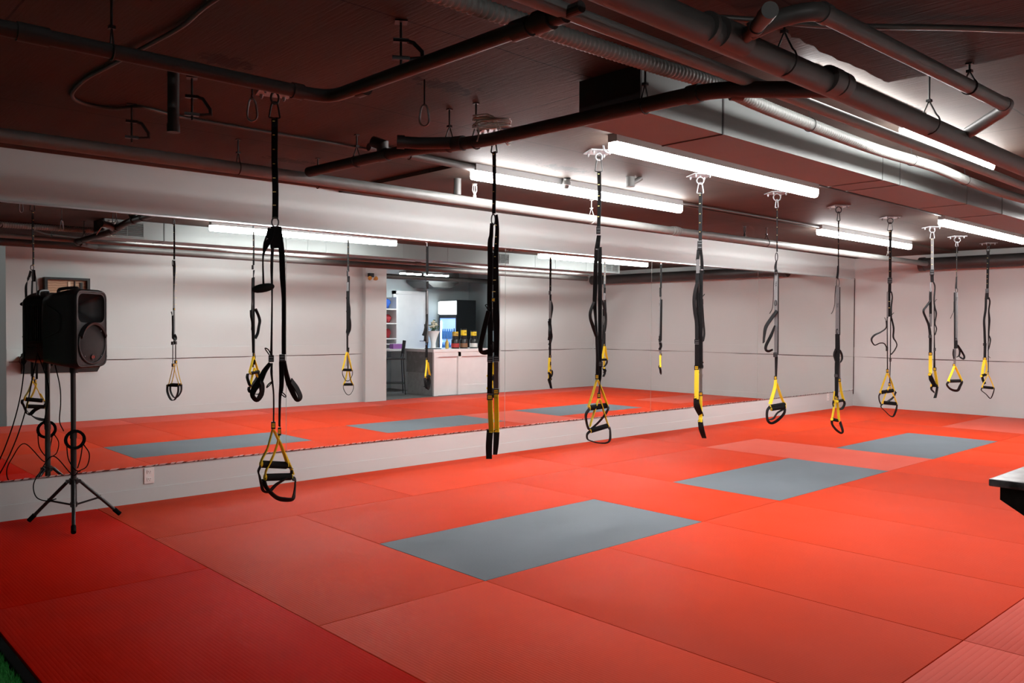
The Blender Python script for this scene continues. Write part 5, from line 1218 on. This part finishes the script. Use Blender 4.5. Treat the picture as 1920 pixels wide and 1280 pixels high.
f = thing('drinks_fridge', 'tall black drinks fridge with lit blue door, behind the counter', 'fridge', (11.46, -1.20, -.012))
MB().box2((.02, -.62, 0), (.56, 0, 1.92)).box2((0, -.62, 0), (.02, 0, .10)).box2((0, -.62, 1.52), (.02, 0, 1.58)).box2((0, -.025, .10), (.02, 0, 1.52)).box2((0, -.62, .10), (.02, -.595, 1.52)).build('shell', 'fridgeblack', f)
MB().box2((.012, -.595, .10), (.0199, -.025, 1.52)).build('interior', 'fridgeblue', f)
MB().box2((-.004, -.56, .14), (.02, -.53, 1.46)).build('lamp_tube', 'tube', f)
sh = MB()
for z in (.45, .75, 1.05): sh.box2((-.006, -.51, z), (.02, -.03, z + .012))
sh.build('shelf', 'alu', f)
bt = MB()
for z in (.462, .762, 1.062):
    for k in range(6): bt.lathe([(0, 0), (.028, 0), (.028, .15), (.012, .19), (.012, .22), (0, .22)], (-.004, -.47 + .08*k, z), 10)
bt.build('bottles', 'bottleblue', f, None, 40)
MB().rings([[(0.02 - .0, y_, z_) for (y_, z_) in ((-.60, 1.60), (-.02, 1.60), (-.02, 1.90), (-.60, 1.90))], [(-.05, y_, z_) for (y_, z_) in ((-.58, 1.62), (-.04, 1.62), (-.04, 1.88), (-.58, 1.88))]]).build('lit_sign', 'sign', f)
hd = MB().cyl((-.02, -.05, .9), (-.02, -.05, 1.3), .008, 8).build('door_handle', 'blacksteel', f)

s = thing('bar_stool', 'black bar stool with backrest at the reception desk', 'stool', (9.42, -.62, -.012), .5)
MB().box((0, 0, .70), (.40, .38, .03), None, .012).build('seat', 'darkfab', s)
MB().box((.185, 0, .93), (.022, .40, .26), Matrix.Rotation(.12, 3, 'Y'), .008).build('backrest', 'darkfab', s)
for sx in (-1, 1):
    for sy in (-1, 1):
        MB().tube([(sx*.16, sy*.16, .69), (sx*.20, sy*.20, 0)], .010, 8).build('leg', 'blacksteel', s)
MB().tube([(.19, .19, .22), (-.19, .19, .22), (-.19, -.19, .22), (.19, -.19, .22)], .008, 8, True).build('footrest', 'blacksteel', s)
for sy in (-1, 1): MB().tube([(.15, sy*.16, .69), (.175, sy*.16, .84)], .010, 8).build('back_post', 'blacksteel', s)
t = thing('desk', 'white desk top along the left of the reception, behind the column', 'desk', (9.0, -1.05, -.012))
MB().box2((-.9, -.84, .83), (1.28, 0, .87)).build('top', 'counter', t)
for x in (-.85, 1.20): MB().box2((x, -.82, 0), (x + .04, -.03, .83)).build('leg', 'counter', t)
tag(MB().box((9.95, -1.30, .909), (.26, .14, .10), None, .01).build('tissue_box', 'purple'), 'purple tissue box on the reception desk', 'box')
r = thing('shelf_unit', 'white open shelves with gloves and bags, left in the reception', 'shelf unit', (9.80, -1.60, -.012))
MB().box2((-.60, -.30, .872), (-.57, .12, 1.95)).box2((.27, -.30, .872), (.30, .12, 1.95)).build('side', 'counter', r)
for z in (.95, 1.06, 1.38, 1.68): MB().box2((-.57, -.30, z), (.27, .12, z + .025)).build('shelf', 'counter', r)
def blob(name, x, y, z, sx, sy, sz, matn, label, cat):
    mb = MB(); rr = bmesh.ops.create_icosphere(mb.bm, subdivisions=3, radius=1.0)
    for v in rr['verts']:
        n = 1 + .16 * math.sin(v.co.x * 5 + x * 9) * math.cos(v.co.z * 4 + v.co.y * 3)
        v.co = Vector((v.co.x * sx * n, v.co.y * sy * n, max(-.75, v.co.z) * sz * n))
    mz = min(v.co.z for v in rr['verts'])
    bmesh.ops.translate(mb.bm, vec=(0, 0, -mz), verts=mb.bm.verts)
    return tag(mb.build(name, matn, None, (x, y, z), 60), label, cat)
blob('sports_bag', 9.86, -1.67, 1.694, .17, .12, .12, 'bluefab', 'blue and black bag on the top reception shelf', 'bag')
blob('boxing_glove', 9.73, -1.67, 1.394, .10, .10, .10, 'darkfab', 'black glove on the middle reception shelf', 'glove')
blob('boxing_glove', 9.95, -1.67, 1.394, .085, .10, .10, 'redfab', 'dark red glove on the middle reception shelf', 'glove')
blob('head_guard', 9.73, -1.67, 1.074, .09, .10, .11, 'darkfab', 'black padded head guard on the lower reception shelf', 'head guard')
blob('head_guard', 9.95, -1.67, 1.074, .08, .09, .11, 'redfab', 'red padded head guard on the lower reception shelf', 'head guard')
def rlight(x0, x1, y, label):
    t = thing('reception_light', label, 'ceiling light', (x0, y, 2.44), 0, 'strip lights in the reception')
    w = x1 - x0
    MB().box2((0, -.05, -.03), (w, .05, 0)).build('housing', 'housing', t)
    MB().box2((.01, -.045, -.055), (w - .01, .045, -.03)).build('diffuser', 'rlens', t)
    for x in (.08, w - .08): MB().cyl((x, 0, 0), (x, 0, .12), .004, 6).build('rod', 'blacksteel', t)
rlight(9.80, 10.30, -.95, 'short lit strip light in the reception, left one in the mirror')
rlight(10.42, 11.02, -.95, 'longer lit strip light in the reception, right one in the mirror')
pipe('reception_pipe', [(5.1, -.55, 2.30), (12.3, -.55, 2.30)], .05, 'pipe', 'grey pipe across the reception ceiling, seen in the mirror')
t = thing('air_conditioner', 'grey boxy air conditioner under the reception ceiling', 'air conditioner', (11.0, -1.45, 2.16))
MB().prism([(-.45, .12), (-.25, 0), (.25, 0), (.45, .12), (.45, .40), (-.45, .40)], 'Y', -.35, .35).build('body', 'pipe', t)
MB().box2((-.22, -.30, -.006), (.22, .30, 0)).build('intake', 'ductdark', t)

# ------------------------------------------------------------------ world and view
wd = bpy.data.worlds.new('world'); wd.use_nodes = True; SC.world = wd
wd.node_tree.nodes['Background'].inputs['Color'].default_value = (0.5, 0.5, 0.5, 1)
wd.node_tree.nodes['Background'].inputs['Strength'].default_value = 0.0
vs = SC.view_settings
SC.display_settings.display_device = 'sRGB'
vs.view_transform = 'Standard'; vs.look = 'None'; vs.gamma = 1.0; vs.use_curve_mapping = False
vs.exposure = 0.2
cy = SC.cycles
cy.use_denoising = True
cy.max_bounces = 10; cy.diffuse_bounces = 5; cy.glossy_bounces = 6
cy.caustics_reflective = True; cy.blur_glossy = 0.0
cy.sample_clamp_indirect = 25.0
